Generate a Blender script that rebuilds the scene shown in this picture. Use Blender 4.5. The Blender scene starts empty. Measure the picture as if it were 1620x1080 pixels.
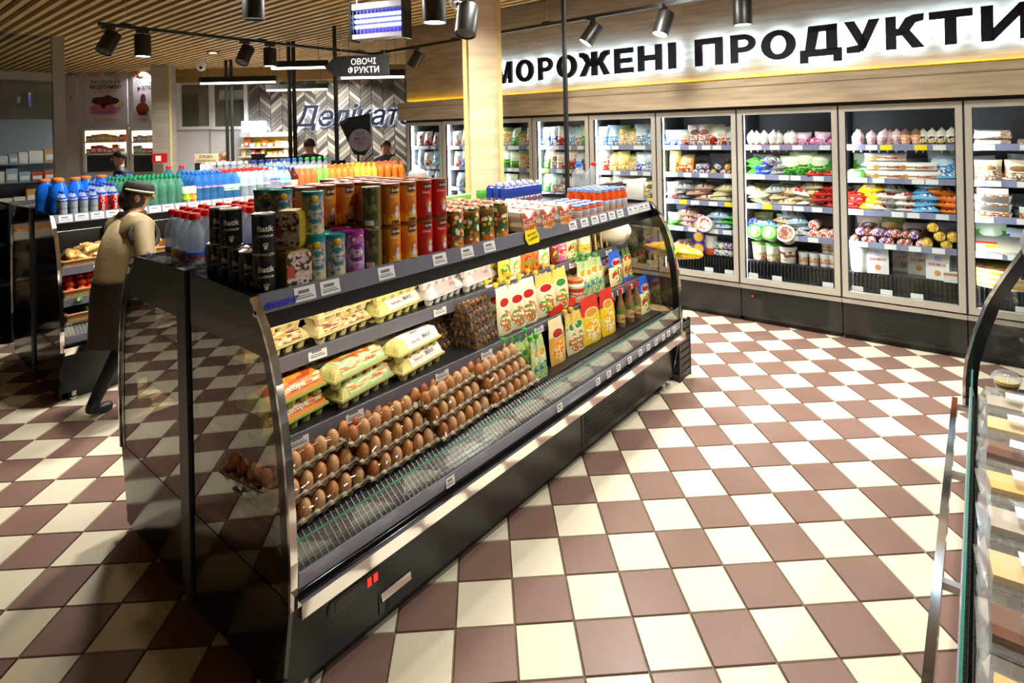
import bpy, bmesh, math, random
from mathutils import Vector, Matrix, Euler
random.seed(7)
PI = math.pi
SC = bpy.context.scene
COL = SC.collection
R = math.radians

# ------------------------------------------------------------------ camera
# fitted to the floor tile grid (0.24 m tiles), photograph 1620 x 1080
F_PX, ROLL, YAW, PPY = 905.53, -0.021817, -0.052469, -331.81
CAM = Vector((-0.0896, -2.3074, 1.9876))
RGT = Vector((math.cos(YAW), math.sin(YAW), 0)); FWD = Vector((-math.sin(YAW), math.cos(YAW), 0)); UPV = Vector((0, 0, 1))
cr = RGT*math.cos(ROLL) + UPV*math.sin(ROLL); cu = UPV*math.cos(ROLL) - RGT*math.sin(ROLL)
cam = bpy.data.cameras.new('camera'); cam.sensor_width = 36; cam.lens = F_PX/1620*36; cam.shift_y = PPY/1620
cam.clip_start = 0.02; cam.clip_end = 100
camo = bpy.data.objects.new('camera', cam); COL.objects.link(camo); SC.camera = camo
camo.matrix_world = Matrix(((cr.x, cu.x, -FWD.x, CAM.x), (cr.y, cu.y, -FWD.y, CAM.y), (cr.z, cu.z, -FWD.z, CAM.z), (0, 0, 0, 1)))
# ------------------------------------------------------------------ world, exposure
wd = bpy.data.worlds.new('world'); SC.world = wd; wd.use_nodes = True
wd.node_tree.nodes['Background'].inputs[0].default_value = (0, 0, 0, 1); wd.node_tree.nodes['Background'].inputs[1].default_value = 0.0
SC.view_settings.view_transform = 'Standard'; SC.view_settings.look = 'None'; SC.view_settings.gamma = 1
SC.view_settings.use_curve_mapping = False
SC.view_settings.exposure = 0.68
SC.cycles.max_bounces = 10; SC.cycles.transparent_max_bounces = 24; SC.cycles.diffuse_bounces = 4; SC.cycles.glossy_bounces = 4
SC.cycles.sample_clamp_indirect = 6; SC.cycles.caustics_reflective = False; SC.cycles.caustics_refractive = False

# ------------------------------------------------------------------ frames: pixel -> place
def ray(x, y):
    u = (x-810)/F_PX; v = -(y-540-PPY)/F_PX
    return cr*u + cu*v + FWD
def PX(x, y, z=0.0):                      # point at height z under a pixel
    d = ray(x, y); return CAM + d*((z-CAM.z)/d.z)
def PD(x, y, dist):                       # point at a forward distance
    return CAM + ray(x, y)*dist
class Frame:
    def __init__(s, o, deg):
        s.o = Vector((o[0], o[1], 0)); s.a = R(deg)
        s.u = Vector((math.cos(s.a), math.sin(s.a), 0)); s.w = Vector((-math.sin(s.a), math.cos(s.a), 0))
    def W(s, u, w, z=0.0): return s.o + s.u*u + s.w*w + Vector((0, 0, z))
    def L(s, p): d = p - s.o; return (d.dot(s.u), d.dot(s.w), d.z)
    def pw(s, x, y, w):                   # pixel on the plane w = const
        d = ray(x, y); return s.L(CAM + d*((s.W(0, w)-CAM).dot(s.w)/d.dot(s.w)))
    def pz(s, x, y, z): return s.L(PX(x, y, z))
E = Frame((-0.802, -0.300), 47.6)         # the egg case row: u along the case, w towards its back
Z = Frame((2.077, 3.799), -40.5)          # the freezer wall: u along the doors, w into the freezers

# ------------------------------------------------------------------ ceiling lamps above the top edge of the picture
# (the lamp tracks of the photograph run out of the frame there; lamps in view carry their light in their own builders)
CEIL = 3.6
OFFSCREEN = [(1.7, -1.5, 30), (3.4, -1.0, 32), (3.6, .5, 36), (3.1, -3.2, 29), (1.7, 2.6, 50), (2.6, 2.6, 42), (.75, 2.95, 34), (2.3, .8, 21)]  # u, w, watts
LAMP_POS = []
for u_, w_, pw in OFFSCREEN:
    q = E.W(u_, w_, CEIL-.115); LAMP_POS.append(q)
    l_ = bpy.data.lights.new('ceiling_lamp_offscreen', 'AREA'); l_.shape = 'DISK'; l_.size = .26; l_.energy = pw; l_.color = (1, .95, .86); l_.spread = R(150)
    lo_ = bpy.data.objects.new('ceiling_lamp_offscreen', l_); COL.objects.link(lo_); lo_.location = q

# ------------------------------------------------------------------ object helpers
KIDS = {}
def ob(name, data=None, parent=None, loc=(0, 0, 0), rot=0, scl=None):
    o = bpy.data.objects.new(name, data); COL.objects.link(o); o.location = loc
    o.rotation_euler = (0, 0, rot) if isinstance(rot, (int, float)) else rot
    if scl: o.scale = scl if isinstance(scl, (tuple, list)) else (scl,)*3
    if parent is not None: o.parent = parent; KIDS.setdefault(parent.name, []).append(o)
    if data is None: o.empty_display_size = .05
    return o
def tag(o, label, cat, group=None):
    o['label'] = label; o['category'] = cat
    if group: o['group'] = group
    return o
def thing(name, label, cat, loc=(0, 0, 0), rot=0, group=None, data=None, scl=None):
    return tag(ob(name, data, None, loc, rot, scl), label, cat, group)
def dup(root, loc, rot=0, label=None, group=None, scl=None):
    def cp(o, par):
        c = o.copy(); COL.objects.link(c)
        if par is not None: c.parent = par; KIDS.setdefault(par.name, []).append(c)
        for k in KIDS.get(o.name, []): cp(k, c)
        return c
    r = cp(root, None); r.location = loc; r.rotation_euler = (0, 0, rot) if isinstance(rot, (int, float)) else rot
    if scl: r.scale = scl if isinstance(scl, (tuple, list)) else (scl,)*3
    if label: r['label'] = label
    if group: r['group'] = group
    return r
class Proto:                               # first use places the master itself, then copies
    def __init__(s, make): s.make = make; s.m = None
    def __call__(s, loc, rot=0, label=None, group=None, scl=None):
        if s.m is None:
            s.m = s.make(); o = s.m; o.location = loc; o.rotation_euler = (0, 0, rot) if isinstance(rot, (int, float)) else rot
            if scl: o.scale = scl if isinstance(scl, (tuple, list)) else (scl,)*3
            if label: o['label'] = label
            if group: o['group'] = group
            return o
        return dup(s.m, loc, rot, label, group, scl)
def struct(o): o['kind'] = 'structure'; return o
def stuff(o): o['kind'] = 'stuff'; return o

class MB:
    def __init__(s): s.v = []; s.f = []; s.m = []; s.s = []
    def face(s, idx, m=0, sm=False): s.f.append(idx); s.m.append(m); s.s.append(sm)
    def box(s, x0, x1, y0, y1, z0, z1, m=0, tx=0, ty=0):
        b = len(s.v)                       # tx, ty: inset of the top
        s.v += [(x0, y0, z0), (x1, y0, z0), (x1, y1, z0), (x0, y1, z0), (x0+tx, y0+ty, z1), (x1-tx, y0+ty, z1), (x1-tx, y1-ty, z1), (x0+tx, y1-ty, z1)]
        for q in ((0, 3, 2, 1), (4, 5, 6, 7), (0, 1, 5, 4), (1, 2, 6, 5), (2, 3, 7, 6), (3, 0, 4, 7)): s.face([b+i for i in q], m)
        return s
    def prism(s, poly, a0, a1, axis='x', m=0, sm=False):
        b = len(s.v); n = len(poly)
        for a in (a0, a1):
            for p, q in poly: s.v.append((a, p, q) if axis == 'x' else (p, a, q) if axis == 'y' else (p, q, a))
        s.face(list(range(b, b+n))[::-1], m); s.face(list(range(b+n, b+2*n)), m)
        for i in range(n): j = (i+1) % n; s.face([b+i, b+j, b+n+j, b+n+i], m, sm)
        return s
    def strip(s, pts, nrm_th, a0, a1, m=0):   # ribbon along a (y,z) polyline, thickness inward, extruded in x
        ins = []
        for i, (y, z) in enumerate(pts):
            p = pts[max(i-1, 0)]; q = pts[min(i+1, len(pts)-1)]
            dy, dz = q[0]-p[0], q[1]-p[1]; l = math.hypot(dy, dz) or 1
            ins.append((y+dz/l*nrm_th, z-dy/l*nrm_th))
        for i in range(len(pts)-1): s.prism([pts[i], pts[i+1], ins[i+1], ins[i]], a0, a1, 'x', m)
        return s
    def lathe(s, prof, n=12, m=0, c=(0, 0, 0), ms=None, sm=True, sy=1.0):
        b = len(s.v)
        for r, z in prof:
            for k in range(n):
                a = 2*PI*k/n; s.v.append((c[0]+r*math.cos(a), c[1]+r*math.sin(a)*sy, c[2]+z))
        for i in range(len(prof)-1):
            mm = ms[i] if ms else m
            for k in range(n):
                j = (k+1) % n; s.face([b+i*n+k, b+i*n+j, b+(i+1)*n+j, b+(i+1)*n+k], mm, sm)
        if prof[0][0] > 1e-6: s.face([b+k for k in range(n)][::-1], ms[0] if ms else m)
        if prof[-1][0] > 1e-6: s.face([b+(len(prof)-1)*n+k for k in range(n)], ms[-1] if ms else m)
        return s
    def tube(s, pts, r, n=6, m=0):
        b = len(s.v); pts = [Vector(p) for p in pts]; N = len(pts)
        for i, p in enumerate(pts):
            d = (pts[min(i+1, N-1)]-pts[max(i-1, 0)]).normalized()
            a = d.orthogonal().normalized() if i == 0 else (a - d*a.dot(d)).normalized()
            c = d.cross(a); rr = r[i] if isinstance(r, (list, tuple)) else r
            for k in range(n):
                t = 2*PI*k/n; q = p + a*(rr*math.cos(t)) + c*(rr*math.sin(t)); s.v.append(tuple(q))
        for i in range(N-1):
            for k in range(n):
                j = (k+1) % n; s.face([b+i*n+k, b+i*n+j, b+(i+1)*n+j, b+(i+1)*n+k], m, True)
        s.face([b+k for k in range(n)][::-1], m); s.face([b+(N-1)*n+k for k in range(n)], m)
        return s
    def ball(s, c, rx, ry=None, rz=None, nu=8, nv=6, m=0, egg=0.0):
        ry = ry or rx; rz = rz or rx; b = len(s.v)
        s.v.append((c[0], c[1], c[2]-rz))
        for i in range(1, nv):
            t = -PI/2+PI*i/nv
            for k in range(nu):
                a = 2*PI*k/nu; q = 1-egg*math.sin(t); s.v.append((c[0]+rx*math.cos(t)*math.cos(a)*q, c[1]+ry*math.cos(t)*math.sin(a)*q, c[2]+rz*math.sin(t)))
        s.v.append((c[0], c[1], c[2]+rz)); top = len(s.v)-1
        for k in range(nu):
            j = (k+1) % nu; s.face([b, b+1+j, b+1+k], m, True); o = b+1+(nv-2)*nu; s.face([o+k, o+j, top], m, True)
            for i in range(nv-2): o = b+1+i*nu; s.face([o+k, o+j, o+nu+j, o+nu+k], m, True)
        return s
    def grid(s, fn, nu, nv, m=0, sm=True, wrap=False):
        b = len(s.v)
        for j in range(nv+1):
            for i in range(nu+1): s.v.append(fn(i/nu, j/nv))
        for j in range(nv):
            for i in range(nu): o = b+j*(nu+1)+i; s.face([o, o+1, o+nu+2, o+nu+1], m, sm)
        return s
    def build(s, name, *mats, sharp=35):
        me = bpy.data.meshes.new(name); me.from_pydata(s.v, [], s.f)
        for mm in mats: me.materials.append(mm)
        me.polygons.foreach_set('material_index', s.m); me.polygons.foreach_set('use_smooth', s.s)
        if any(s.s) and sharp: me.set_sharp_from_angle(angle=R(sharp))
        me.update(); return me
def bx(name, mat_, *a, **k): return MB().box(*a, **k).build(name, mat_)

TXT = {}
def text(s, size, mat_, bold=0.0, shear=0.0, ext=0.0, wide=1.0, wrapr=None, align='CENTER', sp=1.0):
    key = (s, size, mat_.name, bold, shear, ext, wide, wrapr, align, sp)
    if key in TXT: return TXT[key]
    cu_ = bpy.data.curves.new('lettering', 'FONT'); cu_.body = s; cu_.size = size; cu_.align_x = align; cu_.align_y = 'BOTTOM_BASELINE'
    cu_.offset = bold*size; cu_.shear = shear; cu_.extrude = ext; cu_.resolution_u = 2; cu_.space_character = sp; cu_.space_line = .95
    t = bpy.data.objects.new('t', cu_); me = bpy.data.meshes.new_from_object(t)
    bpy.data.objects.remove(t); bpy.data.curves.remove(cu_)
    for v in me.vertices:                  # stands in the xz plane, reads from -y
        x, y, z = v.co; x *= wide
        if wrapr: a = x/wrapr; v.co = (math.sin(a)*wrapr, -math.cos(a)*wrapr, y)
        else: v.co = (x, -z, y)
    me.materials.clear(); me.materials.append(mat_)
    me.name = 'lettering'; TXT[key] = me; return me

# ------------------------------------------------------------------ materials (all procedural)
MT = {}
class NT:
    def __init__(s, name):
        s.m = bpy.data.materials.new(name); s.m.use_nodes = True; s.t = s.m.node_tree; s.t.nodes.clear()
        s.out = s.n('ShaderNodeOutputMaterial')
    def n(s, ty, **k):
        nd = s.t.nodes.new(ty)
        for a, b in k.items():
            if a[0] == '_': nd.inputs[a[1:].replace('_', ' ')].default_value = b
            else: setattr(nd, a, b)
        return nd
    def l(s, a, b): s.t.links.new(a, b)
    def mix(s, fac, a, b):
        nd = s.n('ShaderNodeMix', data_type='RGBA')
        for i, v in ((0, fac), (6, a), (7, b)):
            if isinstance(v, bpy.types.NodeSocket): s.l(v, nd.inputs[i])
            else: nd.inputs[i].default_value = v if i == 0 else (*v[:3], 1)
        return nd.outputs[2]
    def math(s, op, a, b=0.0):
        nd = s.n('ShaderNodeMath', operation=op)
        for i, v in ((0, a), (1, b)):
            if isinstance(v, bpy.types.NodeSocket): s.l(v, nd.inputs[i])
            else: nd.inputs[i].default_value = v
        return nd.outputs[0]
    def coord(s, kind='Object'): return s.n('ShaderNodeTexCoord').outputs[kind]
    def noise(s, scale, vec=None, detail=2, kind='Object'):
        nd = s.n('ShaderNodeTexNoise', _Scale=scale, _Detail=detail); s.l(vec or s.coord(kind), nd.inputs['Vector']); return nd.outputs['Fac']
    def ramp(s, fac, stops, const=True):
        nd = s.n('ShaderNodeValToRGB'); r = nd.color_ramp; r.interpolation = 'CONSTANT' if const else 'LINEAR'
        r.elements[0].position = stops[0][0]; r.elements[0].color = (*stops[0][1], 1)
        r.elements[1].position = stops[-1][0]; r.elements[1].color = (*stops[-1][1], 1)
        for p, c in stops[1:-1]: e = r.elements.new(p); e.color = (*c, 1)
        s.l(fac, nd.inputs[0]); return nd.outputs[0]
    def pbr(s, col, rough=.5, metal=0, spec=.5, emit=None, es=0, bump=None, bs=.2, coat=0, alpha=None):
        b = s.n('ShaderNodeBsdfPrincipled', _Metallic=metal); b.inputs['Specular IOR Level'].default_value = spec; b.inputs['Coat Weight'].default_value = coat
        if isinstance(rough, bpy.types.NodeSocket): s.l(rough, b.inputs['Roughness'])
        else: b.inputs['Roughness'].default_value = rough
        if isinstance(col, bpy.types.NodeSocket): s.l(col, b.inputs['Base Color'])
        else: b.inputs['Base Color'].default_value = (*col, 1)
        if emit: b.inputs['Emission Color'].default_value = (*emit, 1); b.inputs['Emission Strength'].default_value = es
        if bump is not None:
            bn = s.n('ShaderNodeBump', _Strength=bs, _Distance=.01); s.l(bump, bn.inputs['Height']); s.l(bn.outputs[0], b.inputs['Normal'])
        s.l(b.outputs[0], s.out.inputs[0]); return b
def srgb(h):
    h = h.lstrip('#'); c = [int(h[i:i+2], 16)/255 for i in (0, 2, 4)]
    return tuple(x/12.92 if x <= .04045 else ((x+.055)/1.055)**2.4 for x in c)
def mat(name, col, rough=.5, metal=0, spec=.5, var=.08, scale=25, emit=None, es=0, coat=0, bump=0):
    if name in MT: return MT[name]
    if isinstance(col, str): col = srgb(col)
    n = NT(name); f = n.noise(scale)
    c = n.mix(f, tuple(x*(1-var) for x in col), tuple(min(1, x*(1+var)) for x in col))
    n.pbr(c, rough, metal, spec, emit, es, f if bump else None, bump or .2, coat)
    MT[name] = n.m; return n.m
def glass(name, tint=(1, 1, 1), ior=1.45, gain=1.0, rough=0.01, haze=0.0, hz=(1, 1, 1)):
    if name in MT: return MT[name]
    n = NT(name); tr = n.n('ShaderNodeBsdfTransparent'); tr.inputs[0].default_value = (*tint, 1)
    gl = n.n('ShaderNodeBsdfGlossy'); gl.inputs['Roughness'].default_value = rough
    fr = n.n('ShaderNodeFresnel'); bf = n.n('ShaderNodeNewGeometry').outputs['Backfacing']; n.l(n.math('ADD', ior, n.math('MULTIPLY', bf, 1/ior-ior)), fr.inputs[0]); fac = n.math('MULTIPLY', fr.outputs[0], gain)
    if haze:
        df = n.n('ShaderNodeBsdfDiffuse'); df.inputs[0].default_value = (*hz, 1); mx = n.n('ShaderNodeMixShader')
        mx.inputs[0].default_value = haze; n.l(tr.outputs[0], mx.inputs[1]); n.l(df.outputs[0], mx.inputs[2]); tr = mx
    ms = n.n('ShaderNodeMixShader'); n.l(fac, ms.inputs[0]); n.l(tr.outputs[0], ms.inputs[1]); n.l(gl.outputs[0], ms.inputs[2]); n.l(ms.outputs[0], n.out.inputs[0])
    MT[name] = n.m; return n.m
def emis(name, col, st):
    if name in MT: return MT[name]
    n = NT(name); e = n.n('ShaderNodeEmission'); e.inputs[0].default_value = (*(srgb(col) if isinstance(col, str) else col), 1); e.inputs[1].default_value = st
    n.l(e.outputs[0], n.out.inputs[0]); MT[name] = n.m; return n.m
def pkg(name, base, top=None, spot=None, spot2=None, split=.66, rough=.28, scale=5.0, lo=.05, hi=.6, white=.0, seed=0, low=None, logo=None, pic=None):
    """printed film or card: body colour, top panel, picture patches in two colours, oval logo, all in the pack's own coordinates"""
    if name in MT: return MT[name]
    n = NT(name); g0 = n.coord('Generated'); sx = n.n('ShaderNodeSeparateXYZ'); n.l(g0, sx.inputs[0]); z = sx.outputs[2]; x = sx.outputs[0]
    mp = n.n('ShaderNodeMapping'); n.l(g0, mp.inputs[0]); mp.inputs['Scale'].default_value = (1, .35, 1.7); g = mp.outputs[0]
    c = lambda h: srgb(h) if isinstance(h, str) else h
    def oval(cz, rx, rz):
        a_ = n.math('DIVIDE', n.math('SUBTRACT', x, .5), rx); b_ = n.math('DIVIDE', n.math('SUBTRACT', z, cz), rz)
        return n.math('LESS_THAN', n.math('ADD', n.math('MULTIPLY', a_, a_), n.math('MULTIPLY', b_, b_)), 1)
    wob = n.math('ADD', z, n.math('MULTIPLY', n.math('SUBTRACT', n.noise(4+seed*.1, g), .5), .08))
    col = n.ramp(wob, [(0, c(low or base)), (.12, c(base)), (split, c(top or base)), (1, c(top or base))])
    for k, (sp, sc, th) in enumerate(((spot, scale, .5), (spot2, scale*1.9, .54))):
        if not sp: continue
        f = n.noise(sc+seed*.37+k*.7, g, 0); m1 = n.math('GREATER_THAN', f, th); m2 = n.math('MULTIPLY', n.math('GREATER_THAN', z, lo), n.math('LESS_THAN', z, hi))
        if pic: m2 = oval(*pic)
        col = n.mix(n.math('MULTIPLY', m1, m2), col, c(sp))
    if logo:
        col = n.mix(oval(logo[1], logo[2]*1.12, logo[3]*1.18), col, (.85, .83, .78)); col = n.mix(oval(*logo[1:]), col, c(logo[0]))
    if white:
        f = n.noise(14+seed, g, 1); col = n.mix(n.math('MULTIPLY', n.math('GREATER_THAN', f, .62), white), col, (.9, .9, .88))
    n.pbr(col, rough, bump=n.noise(9, g, 2), bs=.25); MT[name] = n.m; return n.m
def floral(name, cols, base, scale=40, rough=.3, th=.35, bands=None):
    if name in MT: return MT[name]
    n = NT(name); o = n.coord('Object'); v = n.n('ShaderNodeTexVoronoi', _Scale=scale); n.l(o, v.inputs['Vector'])
    s = n.n('ShaderNodeSeparateColor'); n.l(v.outputs['Color'], s.inputs[0]); k = len(cols)
    c = n.ramp(s.outputs[0], [(i/k, srgb(h)) for i, h in enumerate(cols)]); m = n.math('LESS_THAN', v.outputs['Distance'], th)
    b = srgb(base)
    if bands:
        sx = n.n('ShaderNodeSeparateXYZ'); n.l(n.coord('Generated'), sx.inputs[0]); b = n.ramp(sx.outputs[2], [(p, srgb(h)) for p, h in bands], False)
    n.pbr(n.mix(m, b, c), rough); MT[name] = n.m; return n.m
def wood(name, a, b, axis=2, scale=3.0, rough=.5, stretch=14):
    if name in MT: return MT[name]
    n = NT(name); mp = n.n('ShaderNodeMapping'); n.l(n.coord('Object'), mp.inputs[0])
    sc = [1, 1, 1]; sc[axis] = stretch; mp.inputs['Scale'].default_value = sc
    f1 = n.noise(scale, mp.outputs[0], 5); f2 = n.noise(scale*.3, n.coord('Object'), 2)
    f = n.math('ADD', n.math('MULTIPLY', f1, .75), n.math('MULTIPLY', f2, .25))
    c = n.ramp(f, [(.3, srgb(a)), (.68, srgb(b))], False); n.pbr(c, rough, bump=f1, bs=.06); MT[name] = n.m; return n.m

BLACK = mat('black_paint', (.012, .012, .013), .38, var=.15)
GLOSSBLK = mat('gloss_black', (.008, .008, .009), .12, var=.1)
SATIN = mat('satin_black_panel', (.017, .017, .018), .3, var=.1, scale=4)
DARK = mat('dark_grey_plastic', (.045, .045, .048), .45)
CHROME = mat('chrome', (.82, .82, .83), .09, 1, var=.02)
STEEL = mat('brushed_steel', (.6, .6, .6), .28, 1, var=.06, scale=60)
ALU = mat('satin_aluminium', (.55, .55, .54), .32, 1, var=.04)
WHITE = mat('white_paint', (.8, .8, .8), .45, var=.02)
PAPER = mat('white_paper', (.82, .82, .82), .6, var=.02)
INK = mat('black_ink', (.02, .02, .022), .6)
GREYINK = mat('grey_ink', (.18, .18, .19), .6)
YELPAPER = mat('yellow_paper', '#ffe000', .5, var=.03)
REDPAPER = mat('red_paper', '#e23a22', .5, var=.05)
RAILP = mat('lilac_grey_rail', '#70717f', .25, var=.06)
GLASS = glass('clear_glass', (.93, .96, .95), 1.5, 1.6)
DOORGL = glass('door_glass', (.93, .96, .96), gain=.55)
ENDGL = glass('smoked_end_glass', (.62, .56, .46), 1.9, 1.25)
FILM = glass('clear_film', (.97, .97, .97), 1.5, 1.0, .05)
PLAST = glass('clear_plastic', (.95, .96, .97), 1.4, 1.0, .05, .05)
# ================================================================== the setting
T = .24
CREAM = NT('cream_tile'); f_ = CREAM.noise(3.2, CREAM.n('ShaderNodeNewGeometry').outputs['Position'], 4)
CREAM.pbr(CREAM.mix(f_, srgb('#d9cfb4'), srgb('#efe8d2')), .3, bump=CREAM.noise(60), bs=.03); CREAM = CREAM.m
BROWN = NT('brown_tile'); f_ = BROWN.noise(3.2, BROWN.n('ShaderNodeNewGeometry').outputs['Position'], 4)
BROWN.pbr(BROWN.mix(f_, srgb('#76594f'), srgb('#92766b')), .32, bump=BROWN.noise(60), bs=.03); BROWN = BROWN.m
GROUT = mat('grout', '#75654f', .8)
fm = MB(); c_ = [E.W(-5, -6), E.W(12, -6), E.W(12, 17), E.W(-5, 17)]
fm.prism([(p.x, p.y) for p in c_], -.06, -.008, 'z')
floor = struct(ob('floor', fm.build('floor', GROUT)))
def tile_mb(mb, x, y, m=0):
    g = .0035; mb.box(x+g, x+T-g, y+g, y+T-g, -.012, 0, m, .002, .002)
tc = tile_mb; t0 = MB(); tile_mb(t0, 0, 0); ME_C = t0.build('tile', CREAM); t0 = MB(); tile_mb(t0, 0, 0); ME_B = t0.build('tile', BROWN)
def in_blk(u, w, a): return a[0] < u < a[1] and a[2] < w < a[3]
BLK = [(.1, 3.05, .1, 1.42), (.3, 7, 3.65, 4.9), (-1.5, 3.0, -4, -1.9)]
cand = []
for i in range(-60, 40):
    for j in range(-16, 62):
        p = Vector(((i+.5)*T, (j+.5)*T, 0)); u, w, _ = E.L(p); d = (p-CAM).dot(FWD)
        if not (-4.9 < u < 11.9 and -5.9 < w < 16.9): continue
        if u > 5.2 and w < 5: continue
        sx_ = sy_ = None
        if d > .3:
            q = (p-CAM); k = F_PX/d; xx = 810 + q.dot(cr)*k; yy = 540+PPY - q.dot(cu)*k
            vis = -30 < xx < 1650 and -30 < yy < 1120 and not any(in_blk(u, w, b) for b in BLK)
        else: vis = False
        cand.append((0 if vis else 1, d if d > 0 else 99, i, j))
cand.sort(); rest = MB(); n_ = 0
for v, d, i, j in cand:
    dark = (i+j+1) % 2
    if v == 0 and n_ < 300: ob('tile', ME_B if dark else ME_C, floor, (i*T, j*T, 0)); n_ += 1
    elif d < 14 or d == 99: tile_mb(rest, i*T, j*T, dark)
stuff(ob('far_tiles', rest.build('far_tiles', CREAM, BROWN), floor))

# ---- ceiling: dark deck with wooden slats running across the aisles
SLAT = wood('ceiling_slat', '#c4a064', '#ecd09a', 2, 2.0, .5, 1)
DECK = mat('ceiling_deck', (.03, .022, .013), .8)
ceiling = struct(ob('ceiling', MB().box(-5, 12, -6, 17, CEIL+.06, CEIL+.16).build('ceiling', DECK), None, E.W(0, 0), E.a))
sl1 = MB().box(-.03, .03, 0, 1, 0, .062).build('slat', SLAT)
for k in range(-26, 86):
    u = k*.137
    w0, w1 = (-6, 17)
    if u > 4.78: w0 = 4.9
    ob('slat', sl1, ceiling, (u, w0, CEIL-.002), 0, (1, w1-w0, 1))
# ---- outer walls, out of view or behind things
WALLM = mat('grey_wall', '#b9b6ae', .7, var=.04, scale=2); DARKW = mat('dark_wall', '#4d4a46', .7)
def wall_box(name, u0, u1, w0, w1, z0=0, z1=CEIL+.1, m=WALLM): return struct(ob(name, bx(name, m, u0, u1, w0, w1, z0, z1), None, E.W(0, 0), E.a))
wall_box('wall_near', -5.1, -5, -6, 17.0, m=DARKW); wall_box('wall_right', -5, 6.2, -6.1, -6); wall_box('wall_left', -5, 12, 17, 17.1); wall_box('wall_far', 12, 12.1, 4, 17)

# ---- freezer wall clad in pale wood, with ledge, light strip and sign
OAK = wood('pale_oak_cladding', '#93836b', '#bcab91', 2, 2.2, .5, 11)
OAKL = wood('light_oak_column', '#c9b48c', '#e2d2b0', 2, 2.0, .5, 9)
wf = struct(ob('wall_freezers', MB().box(-4.42, 4.6, .05, 1.1, 2.49, CEIL+.08).box(-4.42, 4.6, .80, 1.1, 0, 2.49).build('wall_freezers', OAK), None, Z.W(0, 0), Z.a))
YEL = emis('yellow_strip', '#ffcf10', 22.0)
tr = struct(ob('trim_1', MB().box(-4.46, 4.6, -.10, .05, 2.192, 2.44).box(-4.46, 4.6, -.10, -.085, 2.44, 2.462).build('trim_1', OAK), None, Z.W(0, 0), Z.a))
ob('light_strip', bx('light_strip', YEL, -4.42, 4.6, .028, .048, 2.442, 2.462), tr)
ob('seam', bx('seam', mat('seam', '#6d5a42', .7), -4.46, 4.6, -.103, -.098, 2.385, 2.392), tr)
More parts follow.
